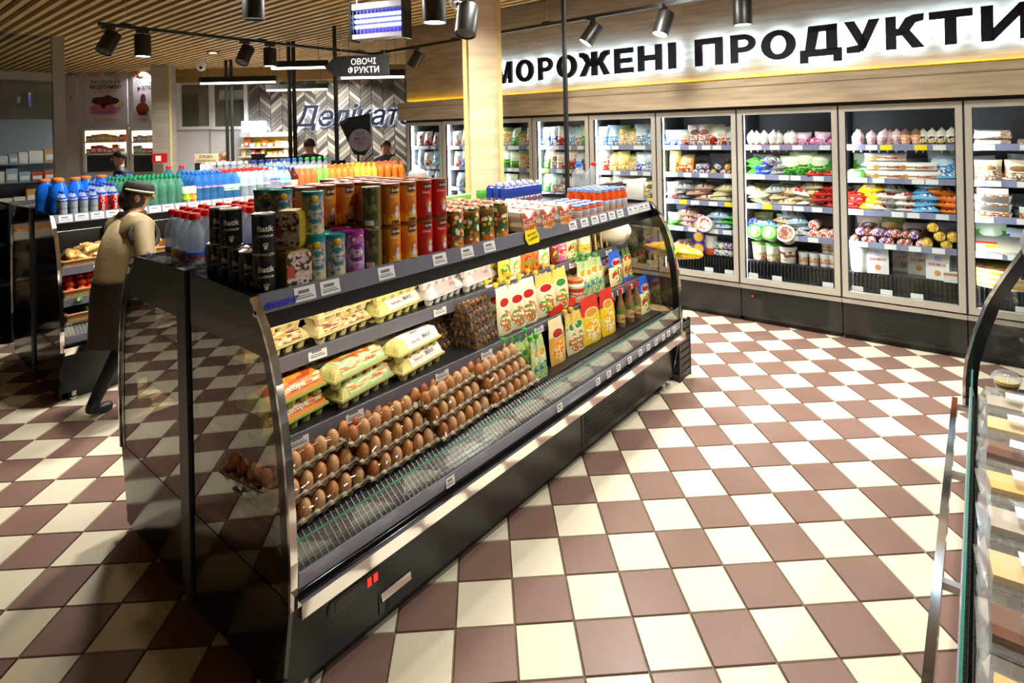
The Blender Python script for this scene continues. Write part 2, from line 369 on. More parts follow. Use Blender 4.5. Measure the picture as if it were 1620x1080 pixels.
# sign letters, halo lit
SIGNB = mat('sign_black', (.012, .013, .02), .6, spec=.2); HALO = emis('sign_halo', '#b4d8ff', 17.0)
sg = thing('illuminated_sign', 'large black halo-lit lettering above the freezers', 'sign', Z.W(0, .05), Z.a)
LET = [('З', -3.10, -2.84), ('А', -2.82, -2.53), ('М', -2.56, -2.266), ('О', -2.20, -1.916), ('Р', -1.845, -1.623), ('О', -1.565, -1.272), ('Ж', -1.237, -.827), ('Е', -.768, -.529), ('Н', -.474, -.189), ('І', -.116, -.03),
       ('П', .179, .469), ('Р', .546, .792), ('О', .841, 1.156), ('Д', 1.189, 1.538), ('У', 1.559, 1.833), ('К', 1.876, 2.153), ('Т', 2.184, 2.474), ('И', 2.523, 2.84)]
def glyph(ch):                            # block letters in a unit square, strokes as convex pieces
    q = lambda *p: list(p); t = .27
    bar = lambda x0, x1, z0, z1: [(x0, z0), (x1, z0), (x1, z1), (x0, z1)]
    def ring(cx, cz, rx, rz, tx, tz, a0=0, a1=2*PI, n=20):
        o = []
        for k in range(n):
            u, v = a0+(a1-a0)*k/n, a0+(a1-a0)*(k+1)/n
            o.append([(cx+rx*math.cos(u), cz+rz*math.sin(u)), (cx+rx*math.cos(v), cz+rz*math.sin(v)), (cx+(rx-tx)*math.cos(v), cz+(rz-tz)*math.sin(v)), (cx+(rx-tx)*math.cos(u), cz+(rz-tz)*math.sin(u))])
        return o
    G = {'О': ring(.5, .5, .5, .51, .27, .19), 'П': [bar(0, t, 0, 1), bar(1-t, 1, 0, 1), bar(t, 1-t, .78, 1)], 'Н': [bar(0, t, 0, 1), bar(1-t, 1, 0, 1), bar(t, 1-t, .4, .62)], 'І': [bar(0, 1, 0, 1)], 'Т': [bar(.36, .64, 0, .78), bar(0, 1, .78, 1)],
      'Е': [bar(0, .3, 0, 1), bar(.3, 1, .79, 1), bar(.3, .93, .4, .6), bar(.3, 1, 0, .21)], 'И': [bar(0, .25, 0, 1), bar(.75, 1, 0, 1), [(.2, .0), (.25, 0), (.8, .7), (.8, 1), (.75, 1), (.2, .3)]],
      'Р': [bar(0, .3, 0, 1)] + ring(.5, .68, .5, .32, .28, .19, -PI/2, PI/2, 12) + [bar(.3, .5, .81, 1), bar(.3, .5, .36, .55)], 'А': [[(0, 0), (.28, 0), (.62, 1), (.36, 1)], [(.72, 0), (1, 0), (.64, 1), (.38, 1)], bar(.25, .75, .2, .39)],
      'М': [bar(0, .22, 0, 1), bar(.78, 1, 0, 1), [(.2, 1), (.2, .62), (.40, 0), (.5, .0), (.5, .25), (.27, 1)], [(.8, 1), (.73, 1), (.5, .25), (.5, 0), (.6, 0), (.8, .62)]],
      'К': [bar(0, .28, 0, 1), bar(.28, .42, .4, .62), [(.34, .62), (.52, .92), (.72, 1), (1, 1), (.98, .8), (.78, .76), (.6, .5), (.42, .44)], [(.36, .5), (.62, .56), (1, 0), (.68, 0)]],
      'Ж': [bar(.4, .6, 0, 1), bar(.32, .68, .4, .62)] + [[(.5+s*(x-.5), z) for x, z in pl] for s in (1, -1) for pl in ([(.6, .6), (.72, .92), (.84, 1), (1, 1), (.99, .82), (.88, .76), (.76, .5), (.66, .44)], [(.62, .5), (.78, .56), (1, 0), (.8, 0)])],
      'У': [[(0, 1), (.3, 1), (.66, .3), (.52, .0), (.44, .14)], [(.7, 1), (1, 1), (.6, .12), (.42, .0), (.4, .3)], [(.06, .0), (.42, .0), (.58, .18), (.4, .24), (.06, .19)]],
      'Д': [bar(0, 1, .17, .36), bar(0, .2, 0, .18), bar(.8, 1, 0, .18), bar(.64, .9, .3, 1), bar(.3, .9, .83, 1), [(.12, .3), (.36, .3), (.48, .9), (.5, 1), (.22, 1)]], 'З': ring(.48, .74, .5, .28, .28, .18, -PI/2, PI*.8, 12) + ring(.48, .28, .52, .29, .28, .18, -PI*.8, PI/2, 12)}
    return G[ch]
GL = {}
def letter(ch, th, m_):
    if (ch, m_.name) not in GL:
        mb = MB()
        for p in glyph(ch): mb.prism(p, -th, th, 'y')
        me = mb.build('letter', m_); bmm = bmesh.new(); bmm.from_mesh(me); bmesh.ops.recalc_face_normals(bmm, faces=bmm.faces); bmm.to_mesh(me); bmm.free(); GL[(ch, m_.name)] = me
    return GL[(ch, m_.name)]
for ch, a, b in LET:
    h = .285 if ch != 'Д' else .345; z0 = 2.632 if ch != 'Д' else 2.572
    lo = ob('letter', letter(ch, .02, SIGNB), sg, (a, -.09, z0), 0, (b-a, 1, h)); ob('halo', letter(ch, .004, HALO), lo, (0, .027, 0))
# ---- wooden column in the aisle, grey column further back
col = struct(ob('trim_2', MB().box(-.195, .195, -.195, .195, 0, CEIL+.06).build('trim_2', OAKL), None, PD(765.5, 199, 6.6)*1, R(-1.0)))
col.location.z = 0
CRN = mat('brass_corner', '#d8c07c', .4)
for sx in (-1, 1):
    for sy in (-1, 1): ob('corner_trim', MB().box(sx*.195-.022, sx*.195+.022, sy*.195-.022, sy*.195+.022, 0, CEIL+.06).build('corner_trim', CRN), col)
GREYC = wood('grey_oak', '#8a8478', '#a9a395', 2, 2.4, .55, 12)
gp = PX(268, 102, CEIL); gc = struct(ob('trim_3', MB().box(-.36, 0, 0, .42, 0, CEIL+.06).box(-.02, .01, -.01, .02, 0, CEIL+.06, 1).build('trim_3', GREYC, CRN), None, (gp.x, gp.y, 0), R(12)))
AL = mat('alarm_red', '#b01820', .4)
fa = thing('fire_alarm_button', 'small red fire alarm call point on the grey column', 'alarm', PD(253, 250, 12.1), R(12))
ob('housing', bx('housing', AL, -.14, .14, -.03, .03, -.1, .1), fa); ob('button', bx('button', WHITE, -.07, .03, -.038, -.028, -.06, .05), fa)

# ---- back wall (faces the camera) : posters, window band, chevron tiles
K = Frame(PD(516, 200, 13.5), math.degrees(YAW)); K.o.z = 0
def KP(x, y): return K.pw(x, y, 0)
x0 = KP(-60, 200)[0]; x1 = KP(720, 200)[0]
wb = struct(ob('wall_back', bx('wall_back', mat('white_panel_wall', '#c9c9cc', .5, var=.03), x0, x1+1, .06, .2, 0, CEIL+.1), None, K.W(0, 0), K.a))
TAN = wood('tan_bulkhead', '#7c6236', '#a58450', 2, 1.0, .6, 3)
zt = KP(520, 127)[2]; struct(ob('trim_4', bx('trim_4', TAN, KP(286, 120)[0], x1, -.25, .06, zt, CEIL+.06), None, K.W(0, 0), K.a))
# chevron tiles
xa, xb = KP(393, 200)[0], KP(655, 200)[0]; zb = KP(520, 272)[2]
cw = struct(ob('wall_chevron', bx('wall_chevron', mat('grout_dark', '#3c3a38', .8), xa, xb, .03, .06, 0, zt), None, K.W(0, 0), K.a))
CV = [wood('chevron_%d' % i, a, b, 0, 5, .45, 6) for i, (a, b) in enumerate((('#8c857a', '#a39c90'), ('#6f6a62', '#857f76'), ('#55514c', '#67625c'), ('#3f3d3b', '#4f4c49'), ('#9b968c', '#b5afa4')))]
HW = .265; SLOPE = .82; TH = .108; CVM = []
for d in (0, 1):
    for c in CV:
        m_ = MB(); dz = HW*SLOPE*(1 if d == 0 else -1); g = .006
        m_.v = [(g, 0, g), (HW-g, 0, g+dz), (HW-g, 0, TH-g+dz), (g, 0, TH-g)]; m_.v += [(x, -.015, z) for x, _, z in m_.v]
        for q in ((0, 3, 2, 1), (4, 5, 6, 7), (0, 1, 5, 4), (1, 2, 6, 5), (2, 3, 7, 6), (3, 0, 4, 7)): m_.face(list(q))
        CVM.append(m_.build('chevron_tile', c))
rr = random.Random(3); cnt = 0; cx = xa
rest = MB(); rest_n = 0
chev = []
k = 0
while cx < xb-.05:
    z = .9 - (HW*SLOPE if k % 2 else 0)*0
    while z < zt:
        zz = z + (0 if k % 2 == 0 else HW*SLOPE)
        if zz < zt+.2 and zz+TH+HW*SLOPE*(1 if k % 2 == 0 else 0) > 1.3: chev.append((k, cx, zz))
        z += TH
    cx += HW; k += 1
chev.sort(key=lambda t: -t[2])
for n_, (k, cx, zz) in enumerate(chev):
    if n_ < 300: ob('chevron_tile', CVM[(k % 2)*5+rr.choice((0, 1, 1, 2, 2, 3, 3, 4))], cw, (cx, .03, zz))
# window band between grey column and tiles
WFR = mat('white_window_frame', '#d6d8dc', .4, var=.02)
def window(name, xl, xr, yt, yb, back):
    a = KP(xl, 160)[0]; b = KP(xr, 160)[0]; z1 = KP((xl+xr)/2, yt)[2]; z0 = KP((xl+xr)/2, yb)[2]; t = .07
    o = struct(ob(name, bx(name, back, a, b, .03, .055, z0, z1), None, K.W(0, 0), K.a))
    fr = MB()
    fr.box(a-t, b+t, -.02, .05, z1, z1+t); fr.box(a-t, b+t, -.02, .05, z0-t, z0); fr.box(a-t, a, -.02, .05, z0, z1); fr.box(b, b+t, -.02, .05, z0, z1)
    ob('window_frame', fr.build('window_frame', WFR), o); ob('pane', bx('pane', GLASS, a, b, .0, .01, z0, z1), o); return o
window('window_1', 287, 331, 134, 200, mat('dim_room', '#77705e', .6, scale=3, var=.3)); window('window_2', 339, 386, 134, 200, mat('dim_room_2', '#6a655a', .6, scale=3, var=.2))
for x in (331, 386): a = KP(x, 230)[0]; struct(ob('trim_5', bx('trim_5', mat('panel_joint', '#8f9094', .6), a-.012, a+.012, .045, .062, .8, KP(x, 206)[2]), None, K.W(0, 0), K.a))
# air conditioner seen behind the second pane
ac = thing('air_conditioner', 'white wall air conditioner behind the upper window pane', 'air conditioner', K.W(KP(366, 150)[0], .02, KP(366, 150)[2]), K.a)
ob('casing', MB().box(-.3, .3, -.015, .02, -.11, .11, 0, .02, 0).build('casing', mat('ac_white', '#b9b7ae', .4)), ac); ob('louvre', bx('louvre', GREYINK, -.25, .25, -.018, -.012, -.09, -.075), ac)
# posters
PLIL = mat('poster_lilac', '#c3bfcf', .5, var=.03); ORG = mat('poster_orange', '#d98a32', .5); BLU = mat('poster_blue', '#4a93b5', .5); DKB = mat('poster_ink', '#2a2c36', .5)
def poster(xl, xr, label, lines, pics, cx=None):
    a = KP(xl, 160)[0]; b = KP(xr, 160)[0]; z1 = KP((xl+xr)/2, 112)[2]; z0 = KP((xl+xr)/2, 197)[2]; cx = (a+b)/2 if cx is None else KP(cx, 160)[0]
    t = thing('poster', label, 'poster', K.W(cx, .0, z0), K.a); h = z1-z0
    ob('sheet', bx('sheet', PLIL, a-cx, b-cx, .015, .045, 0, h), t)
    for (s, px_, fr, m_, bo) in lines: ob('lettering', text(s, .155*px_, m_, bo), t, (0, .012, h*fr))
    for (fx, fz, rx, rz, m_) in pics:
        ob('picture', MB().prism([(rx*math.cos(i*PI/10), rz*math.sin(i*PI/10)) for i in range(20)], 0, .004, 'y').build('picture', m_), t, (fx, .009, h*fz))
    for i, (fx, rr_, m_) in enumerate(((-.33, .07, ORG), (-.17, .1, ORG), (.12, .08, BLU), (.26, .08, ORG), (.05, .05, ORG))):
        sp = [(rr_*(1-j/26)*math.cos(j*.62), 0, rr_*(1-j/26)*math.sin(j*.62)) for j in range(25)]
        ob('scroll', MB().tube(sp, .011, 4).build('scroll', m_), t, (fx, .01, h*.95))
    return t
PK, CRM, BRY, GRN, CAR = mat('ice_pink', '#b5688c', .5), mat('ice_cream_cream', '#cdb896', .5), mat('berry', '#5b2a2c', .5, var=.4), mat('grape_green', '#7f9a3a', .5, var=.3), mat('caramel', '#6e2f16', .5)
poster(132, 201, 'lilac ice cream poster with pink and vanilla scoops and berries', [('Авторське', .9, .76, DKB, .0), ('морозиво', 1.0, .67, DKB, .02), ('джелато!', .85, .59, ORG, 0), ('Vertutov', 1.0, .05, ORG, .0)],
       [(.0, .44, .33, .10, BRY), (-.22, .47, .1, .06, GRN), (.2, .40, .24, .10, CRM), (-.06, .30, .3, .12, PK), (-.06, .22, .32, .04, PK), (.05, .50, .1, .06, BRY), (-.06, .35, .06, .07, CAR), (.22, .42, .05, .06, CAR)])
poster(210, 262, 'lilac drinks poster with brown glass partly behind the grey column', [('Освіжись', .9, .75, DKB, 0), ('напоєм', 1.0, .66, DKB, .02), ('Vertutov', 1.0, .05, ORG, 0)],
       [(-.17, .30, .15, .14, CAR), (-.15, .5, .06, .1, BRY), (-.17, .21, .11, .05, BRY)])
poster(88, 121, 'narrow strip of lilac poster showing past the glass partition post', [], [(.1, .5, .03, .05, ORG)])
# lit gelato counter windows below the posters
SHW = emis('counter_glow', '#fff0c4', 2.2)
def counter_window(nm, xl, xr):
    a = KP(xl, 230)[0]; b = KP(xr, 230)[0]; z1 = KP(xl, 207)[2]; z0 = KP(xl, 272)[2]; zm = KP(xl, 244)[2]; t = .06
    o = struct(ob(nm, bx(nm, mat('counter_dark', '#2c2f33', .5), a, b, .02, .05, z0, z1), None, K.W(0, 0), K.a))
    ob('light_panel', bx('light_panel', SHW, a, b, .0, .018, zm, z1), o)
    for z in (KP(xl, 225)[2], zm): ob('shelf', bx('shelf', WFR, a, b, -.1, .0, z-.02, z+.015), o)
    ob('window_frame', MB().box(a-t, a, -.03, .05, z0, z1).box(b, b+t, -.03, .05, z0, z1).box(a-t, b+t, -.03, .05, z1, z1+t).build('window_frame', WFR), o)
    return a, b, z0, z1, zm, KP(xl, 225)[2]
cwn = [counter_window('window_3', 136, 201), counter_window('window_4', 210, 262)]
rr = random.Random(5); BOXC = [mat('tea_box_%d' % i, c, .5) for i, c in enumerate(('#e0c23a', '#c7522a', '#e8e2cf', '#d99a55', '#9fb2b8', '#b7a06a'))]
gb = MB().box(-.5, .5, -.5, .5, 0, 1).build('carton', BOXC[0])
gbs = [MB().box(-.5, .5, -.5, .5, 0, 1).box(-.4, .4, -.51, -.5, .2, .6, 1).build('carton', c, PAPER) for c in BOXC]
for a, b, z0, z1, zm, zs in cwn:
    for zz, hh in ((zs+.015, .2), (zm+.015, .22)):
        x = a+.06
        while x < b-.08:
            w_ = rr.uniform(.07, .15); i = rr.randrange(6)
            thing('carton', 'small packet on the lit gelato counter shelf', 'packet', K.W(x+w_/2, -.05, zz), K.a, 'packets on the gelato counter shelves', gbs[i], (w_*.92, .07, hh*rr.uniform(.5, .95))); x += w_
# ---- glass partition along the left
PF = 9.16
PFRM = mat('partition_frame', '#a3a29c', .4, var=.03)
pt = thing('glass_partition', 'grey framed glass partition wall along the left side', 'partition', E.W(0, 0), E.a)
for u in (-3.2, -.35, 1.40): ob('post', bx('post', PFRM, u-.075, u+.075, PF-.05, PF+.05, 0, CEIL+.05), pt)
for z, h in ((2.98, .06), (1.05, .07), (.06, .06)): ob('rail', bx('rail', PFRM, -3.2, 1.33, PF-.04, PF+.04, z-h, z+h), pt)
PGL = glass('partition_glass', (.75, .8, .83), 1.6, 1.1)
for a, b in ((-3.12, -.43), (-.27, 1.32)):
    for z0, z1 in ((3.04, CEIL), (1.12, 2.92), (.12, .98)): ob('pane', bx('pane', PGL, a, b, PF-.006, PF+.006, z0, z1), pt)
# added shelf of goods imitating reflections in the partition glass
DB = thing('reflection_shelving', 'added shelving of packaged goods standing in for reflections in the glass partition', 'shelving', E.W(-1.6, 11.0), E.a)
ob('back_board', bx('back_board', mat('reflection_blue', '#8d9aa6', .5), 0, 3.5, .4, .45, .3, 2.4), DB)
for z in (.9, 1.3, 1.62): ob('shelf', bx('shelf', ALU, 0, 3.5, 0, .4, z-.02, z), DB)
rr = random.Random(9)
for z in (.9, 1.3, 1.62):
    x = 0.05
    while x < 3.25:
        w_ = rr.uniform(.12, .25)
        thing('carton', 'packet on the added shelving standing in for partition reflections', 'packet', E.W(-1.6+x+w_/2, 11.15, z), E.a, 'packets standing in for partition reflections', gbs[rr.choice((1, 1, 2, 2, 4, 3))], (w_*.9, .2, rr.uniform(.12, .28))); x += w_
# ---- recessed downlights
DLR = mat('downlight_ring', (.25, .25, .25), .3, 1); DLE = emis('downlight_glow', '#fff3da', 14)
def mk_dl(off, label, group=None):
    sf = '_offscreen' if off else ''
    t = thing('downlight'+sf, label, 'downlight', group=group)
    ob('ring', MB().lathe([(.11, .0), (.11, -.012), (.07, -.018), (.07, .012)], 20).build('ring', DLR), t)
    ob('diffuser'+sf, MB().lathe([(.07, .004), (.068, -.008)], 20).build('diffuser', DLE), t); return t
dlo = Proto(lambda: mk_dl(True, 'round ceiling lamp above the aisles', 'ceiling lamps overhead'))
for q in LAMP_POS: dlo(q + Vector((0, 0, .108)))
# the five downlights the photograph shows
for x, y, pw, lab in ((337, 82, 120, 'downlight in the slats before the dome camera'), (228, 113, 85, 'downlight in the slats above the ice cream posters'), (347, 118, 90, 'downlight in the slats behind the paired poles by the white wall'), (496, 96, 120, 'downlight in the slats left of the hanging arrow sign'), (432, 123, 85, 'downlight in the slats before the chevron wall')):
    q = PX(x, y, CEIL); t = mk_dl(False, lab); t.location = q - Vector((0, 0, .007))
    l_ = bpy.data.lights.new('downlight_lamp', 'AREA'); l_.shape = 'DISK'; l_.size = .14; l_.energy = pw; l_.color = (1, .95, .86); l_.spread = R(150)
    ob('downlight_lamp', l_, t, (0, 0, -.03))
# ---- track lighting
TZ = 3.2
def track(name, label, a, b):
    d = b-a; t = thing(name, label, 'light track', a, math.atan2(d.y, d.x)); L_ = d.length
    ob('rail', bx('rail', BLACK, 0, L_, -.02, .02, -.018, .018), t)
    for k in range(int(L_/1.5)+1): x = min(L_-.1, .25+k*1.5); ob('suspension_wire', MB().tube([(x, 0, .018), (x, 0, CEIL-TZ)], .003, 4).build('suspension_wire', STEEL), t); ob('joint', bx('joint', BLACK, x-.05, x+.05, -.026, .026, .01, .034), t)
    return t
trA = E.W(.88, 5.19, TZ); trB = E.W(4.36, 5.19, TZ); trC = E.W(4.25, -3.2, TZ)
track('light_track', 'black ceiling track with spotlights above the drinks case', trA, trB)
track('light_track', 'black ceiling track with spotlights in front of the freezer sign', trB, trC)
SPE = emis('spot_glow', '#fff6e6', 26); SPD = mat('spot_lens_off', (.05, .05, .055), .15)
def spot(x, y, yb, along, lit, label, tilt=(0, 0), d=None, scale=1.0):
    if d is None: p = E.W(*( (E.pz(x, y, TZ-.02)[0], 5.19) if along == 'A' else (4.28, E.pz(x, y, TZ-.02)[1])), TZ-.02)
    else: p = PD(x, y, d)
    t = thing('track_spotlight', label, 'spotlight', p, E.a, 'black cylinder spotlights on ceiling tracks')
    ob('adapter', bx('adapter', BLACK, -.06, .06, -.02, .02, -.03, .02), t); ob('stem', MB().tube([(0, 0, 0), (0, 0, -.09)], .012, 6).build('stem', BLACK), t)
    h = ob('lamp_head', MB().lathe([(.075, .12), (.08, .11), (.08, -.115), (.072, -.115), (.07, -.09)], 18).build('lamp_head', BLACK), t, (0, 0, -.17), (tilt[0], tilt[1], 0), scale)
    ob('lens', MB().lathe([(.069, -.1), (.069, -.108)], 18).build('lens', SPE if lit else SPD), h)
    if lit:
        l_ = bpy.data.lights.new('spotlight_lamp', 'SPOT'); l_.energy = lit; l_.spot_size = R(75); l_.spot_blend = .6; l_.shadow_soft_size = .06; l_.color = (1, .95, .86); ob('spotlight_lamp', l_, h, (0, 0, -.118))
    return t, h
spot(177, 40, 80, 'A', 0, 'black spotlight tilted left at the free end of the ceiling track', (R(-10), R(28)))
spot(229, 47, 86, 'A', 160, 'lit black spotlight pointing straight down from the ceiling track', (0, 0))
spot(390, 65, 98, 'A', 0, 'black spotlight tilted left beside the paired poles on the ceiling track', (R(-10), R(28)))
spot(427, 70, 102, 'A', 120, 'lit black spotlight pointing down beside the paired poles', (0, 0))
spot(626, 85, 112, 'A', 0, 'black spotlight at the corner where the tracks meet', (0, 0))
spot(681, 78, 105, 'B', 0, 'black spotlight tilted towards the freezer wall left of the wooden column', (R(25), R(20)))
spot(908, 22, 65, 'B', 110, 'lit black spotlight aimed down beside the thin black pole', (R(25), R(25)))
spot(1040, 7, 45, 'B', 130, 'lit black spotlight above the word frozen on the sign', (R(10), R(18)))
spot(1160, -18, 22, 'B', 110, 'lit black spotlight at the top edge above the sign', (0, 0))
# nearer track over the egg case
trD = E.W(2.75, 1.95, 2.98); trE = E.W(2.75, -3, 2.98)
tq = PD(690, -22, 4.6); tq2 = PD(806, 12, 5.0)
track('light_track', 'short black ceiling track near the round security camera', PD(640, -60, 3.6), PD(805, 13, 4.6))
spot(686, -30, 38, 'D', 90, 'lit black spotlight hanging beside the blue insect lamp', (0, 0), 3.9)
spot(738, -4, 46, 'D', 0, 'black spotlight hanging against the top of the wooden column', (R(-8), R(20)), 4.2)
spot(400, -28, 3, 'D', 0, 'black spotlight just peeking below the top edge left of the insect lamp', (0, 0), 4.4)
# security cameras
def seccam(p, label, s=1.0):
    t = thing('security_camera', label, 'camera', p, E.a, scl=s); ob('mount', MB().lathe([(.04, .1), (.04, .03), (.06, .03), (.06, 0)], 14).build('mount', WHITE), t)
    ob('dome', MB().ball((0, 0, -.01), .055, nu=14, nv=8).build('dome', mat('camera_shell', '#d8d8d8', .3)), t); ob('lens', MB().ball((-.02, -.04, -.03), .02).build('lens', GLOSSBLK), t)
seccam(PD(722, 2, 4.6), 'small white security camera beside the wooden column'); seccam(PX(318, 104, CEIL-.12), 'small white dome camera under the slat ceiling', 1.7)
# ---- insect lamp
il = thing('insect_lamp', 'hanging grey insect lamp with bright violet tubes', 'insect lamp', PD(601, 32, 5.2), R(-22))
LG = mat('lamp_grey', '#8e8a92', .35, .4); VIO = emis('uv_tube', (.42, .6, 1), 2.4); VIB = mat('uv_glow_violet', (.12, .08, .6), .3)  # backing coloured violet to carry the glow of the tubes
ob('top_cover', MB().box(-.26, .26, -.06, .06, .10, .155).build('top_cover', LG), il); ob('tray', bx('tray', LG, -.26, .26, -.06, .06, -.165, -.125), il)
ob('back', bx('back', VIB, -.26, .26, .02, .03, -.125, .10), il)
for x in (-.285, .26): ob('end_cap', bx('end_cap', GLOSSBLK, x, x+.025, -.07, .07, -.18, .17), il)
for z in (.05, .0, -.05, ): ob('tube', MB().tube([(-.25, -.015, z), (.25, -.015, z)], .016, 8).build('tube', VIO), il)
for k in range(14): ob('wire', MB().tube([(-.25+k*.0385, -.05, -.12), (-.25+k*.0385, -.05, .10)], .002, 4).build('wire', LG), il)
for x in (-.24, .24): ob('chain', MB().tube([(x, 0, .15), (x, 0, .75)], .004, 4).build('chain', STEEL), il)
# ---- hanging arrow sign
hs = thing('hanging_sign', 'black arrow-shaped hanging sign reading vegetables and fruit', 'sign', PD(566, 104, 6.6), R(-14))
ob('board', MB().prism([(-.41, 0), (-.27, .115), (.38, .115), (.38, -.115), (-.27, -.115)], -.02, .02, 'y').build('board', SATIN), hs)
LW = mat('sign_white', (.85, .85, .85), .5)
ob('lettering', text('ОВОЧІ', .095, LW, .012), hs, (.08, -.022, .012)); ob('lettering', text('ФРУКТИ', .095, LW, .012), hs, (.08, -.022, -.085))
for x in (-.2, .33): ob('wire', MB().tube([(x, 0, .11), (x, 0, .75)], .003, 4).build('wire', STEEL), hs)
# ---- linear pendants
PEN = emis('pendant_glow', '#fff3e0', 7)
def pendant(xl, yl, xr, yr, d, label):
    a = PD(xl, yl, d); b = PD(xr, yr, d*1.0); b.z = a.z; dd = b-a; t = thing('linear_pendant', label, 'pendant lamp', a, math.atan2(dd.y, dd.x)); L_ = dd.length
    ob('housing', bx('housing', BLACK, 0, L_, -.03, .03, 0, .10), t); ob('diffuser', bx('diffuser', PEN, .02, L_-.02, -.022, .022, -.03, .001), t)
    for x in (.15, L_-.15): ob('wire', MB().tube([(x, 0, .1), (x, 0, CEIL-a.z)], .004, 4).build('wire', BLACK), t)
pendant(316, 131, 437, 138, 10.5, 'black linear pendant lamp in front of the window band')
pendant(428, 107, 519, 115, 9.2, 'black linear pendant lamp left of the hanging arrow sign')
pendant(538, 122, 641, 129, 9.2, 'black linear pendant lamp under the hanging arrow sign')
pendant(421, 142, 519, 145, 11.5, 'black linear pendant lamp low over the deli lettering')
# ---- slim black poles
def pole(x, ytop, label, p, r=.024):
    t = thing('service_pole', label, 'pole', (p.x, p.y, 0), E.a); ob('shaft', MB().box(-r, r, -r, r, 0, CEIL+.02).build('shaft', BLACK), t); ob('base_plate', bx('base_plate', BLACK, -.06, .06, -.06, .06, 0, .01), t); return t
for x, s_ in ((456, 'left'), (463.5, 'right')): pole(x, 66, 'slim black pole of the pair before the deli lettering', PX(x, 66, CEIL))['group'] = 'paired poles by the deli'
for x in (357, 365): pole(x, 95, 'slim black pole of the pair before the white panel wall', PX(x, 95, CEIL))['group'] = 'paired poles by the white wall'
pole(900, 0, 'single thin black pole beside the freezers and juice jars', E.W(3.42, 1.10), .016); pole(534, 0, 'single thin black pole beside the hanging arrow sign', E.W(3.86, 5.45), .02)
# ================================================================== refrigerated display cases
D_ = .765
PROF = [(-.062, .40), (-.070, .56), (-.064, .74), (-.05, .90), (-.03, 1.02), (.0, 1.14), (.035, 1.235), (.085, 1.325), (.165, 1.415)]
PROFR = [(y-.055, z) for y, z in [(-.045, .40), (-.042, .55), (-.03, .66), (.0, .79), (.03, .89), (.06, .99), (.10, 1.08), (.14, 1.16), (.215, 1.30), (.30, 1.415)]]
ZT = 1.395                                # top deck height
S1, S2, DK = (.36, 1.07), (.215, .815), (.05, .56)
LEDW = emis('case_led', '#fff2d8', 15.0)
TAGS = [PAPER]
def tag_mesh(w=.088, h=.054):
    return MB().box(-w/2, w/2, -.002, 0, 0, h).box(-w*.32, w*.2, -.003, -.002, h*.55, h*.78, 1).box(-w*.4, w*.4, -.003, -.002, h*.2, h*.28, 1).box(-w*.4, w*.3, -.003, -.002, h*.36, h*.42, 1).build('price_tag', PAPER, GREYINK)
TAGM = tag_mesh(); TAGS_S = tag_mesh(.05, .042)
def slats(base_z): pass
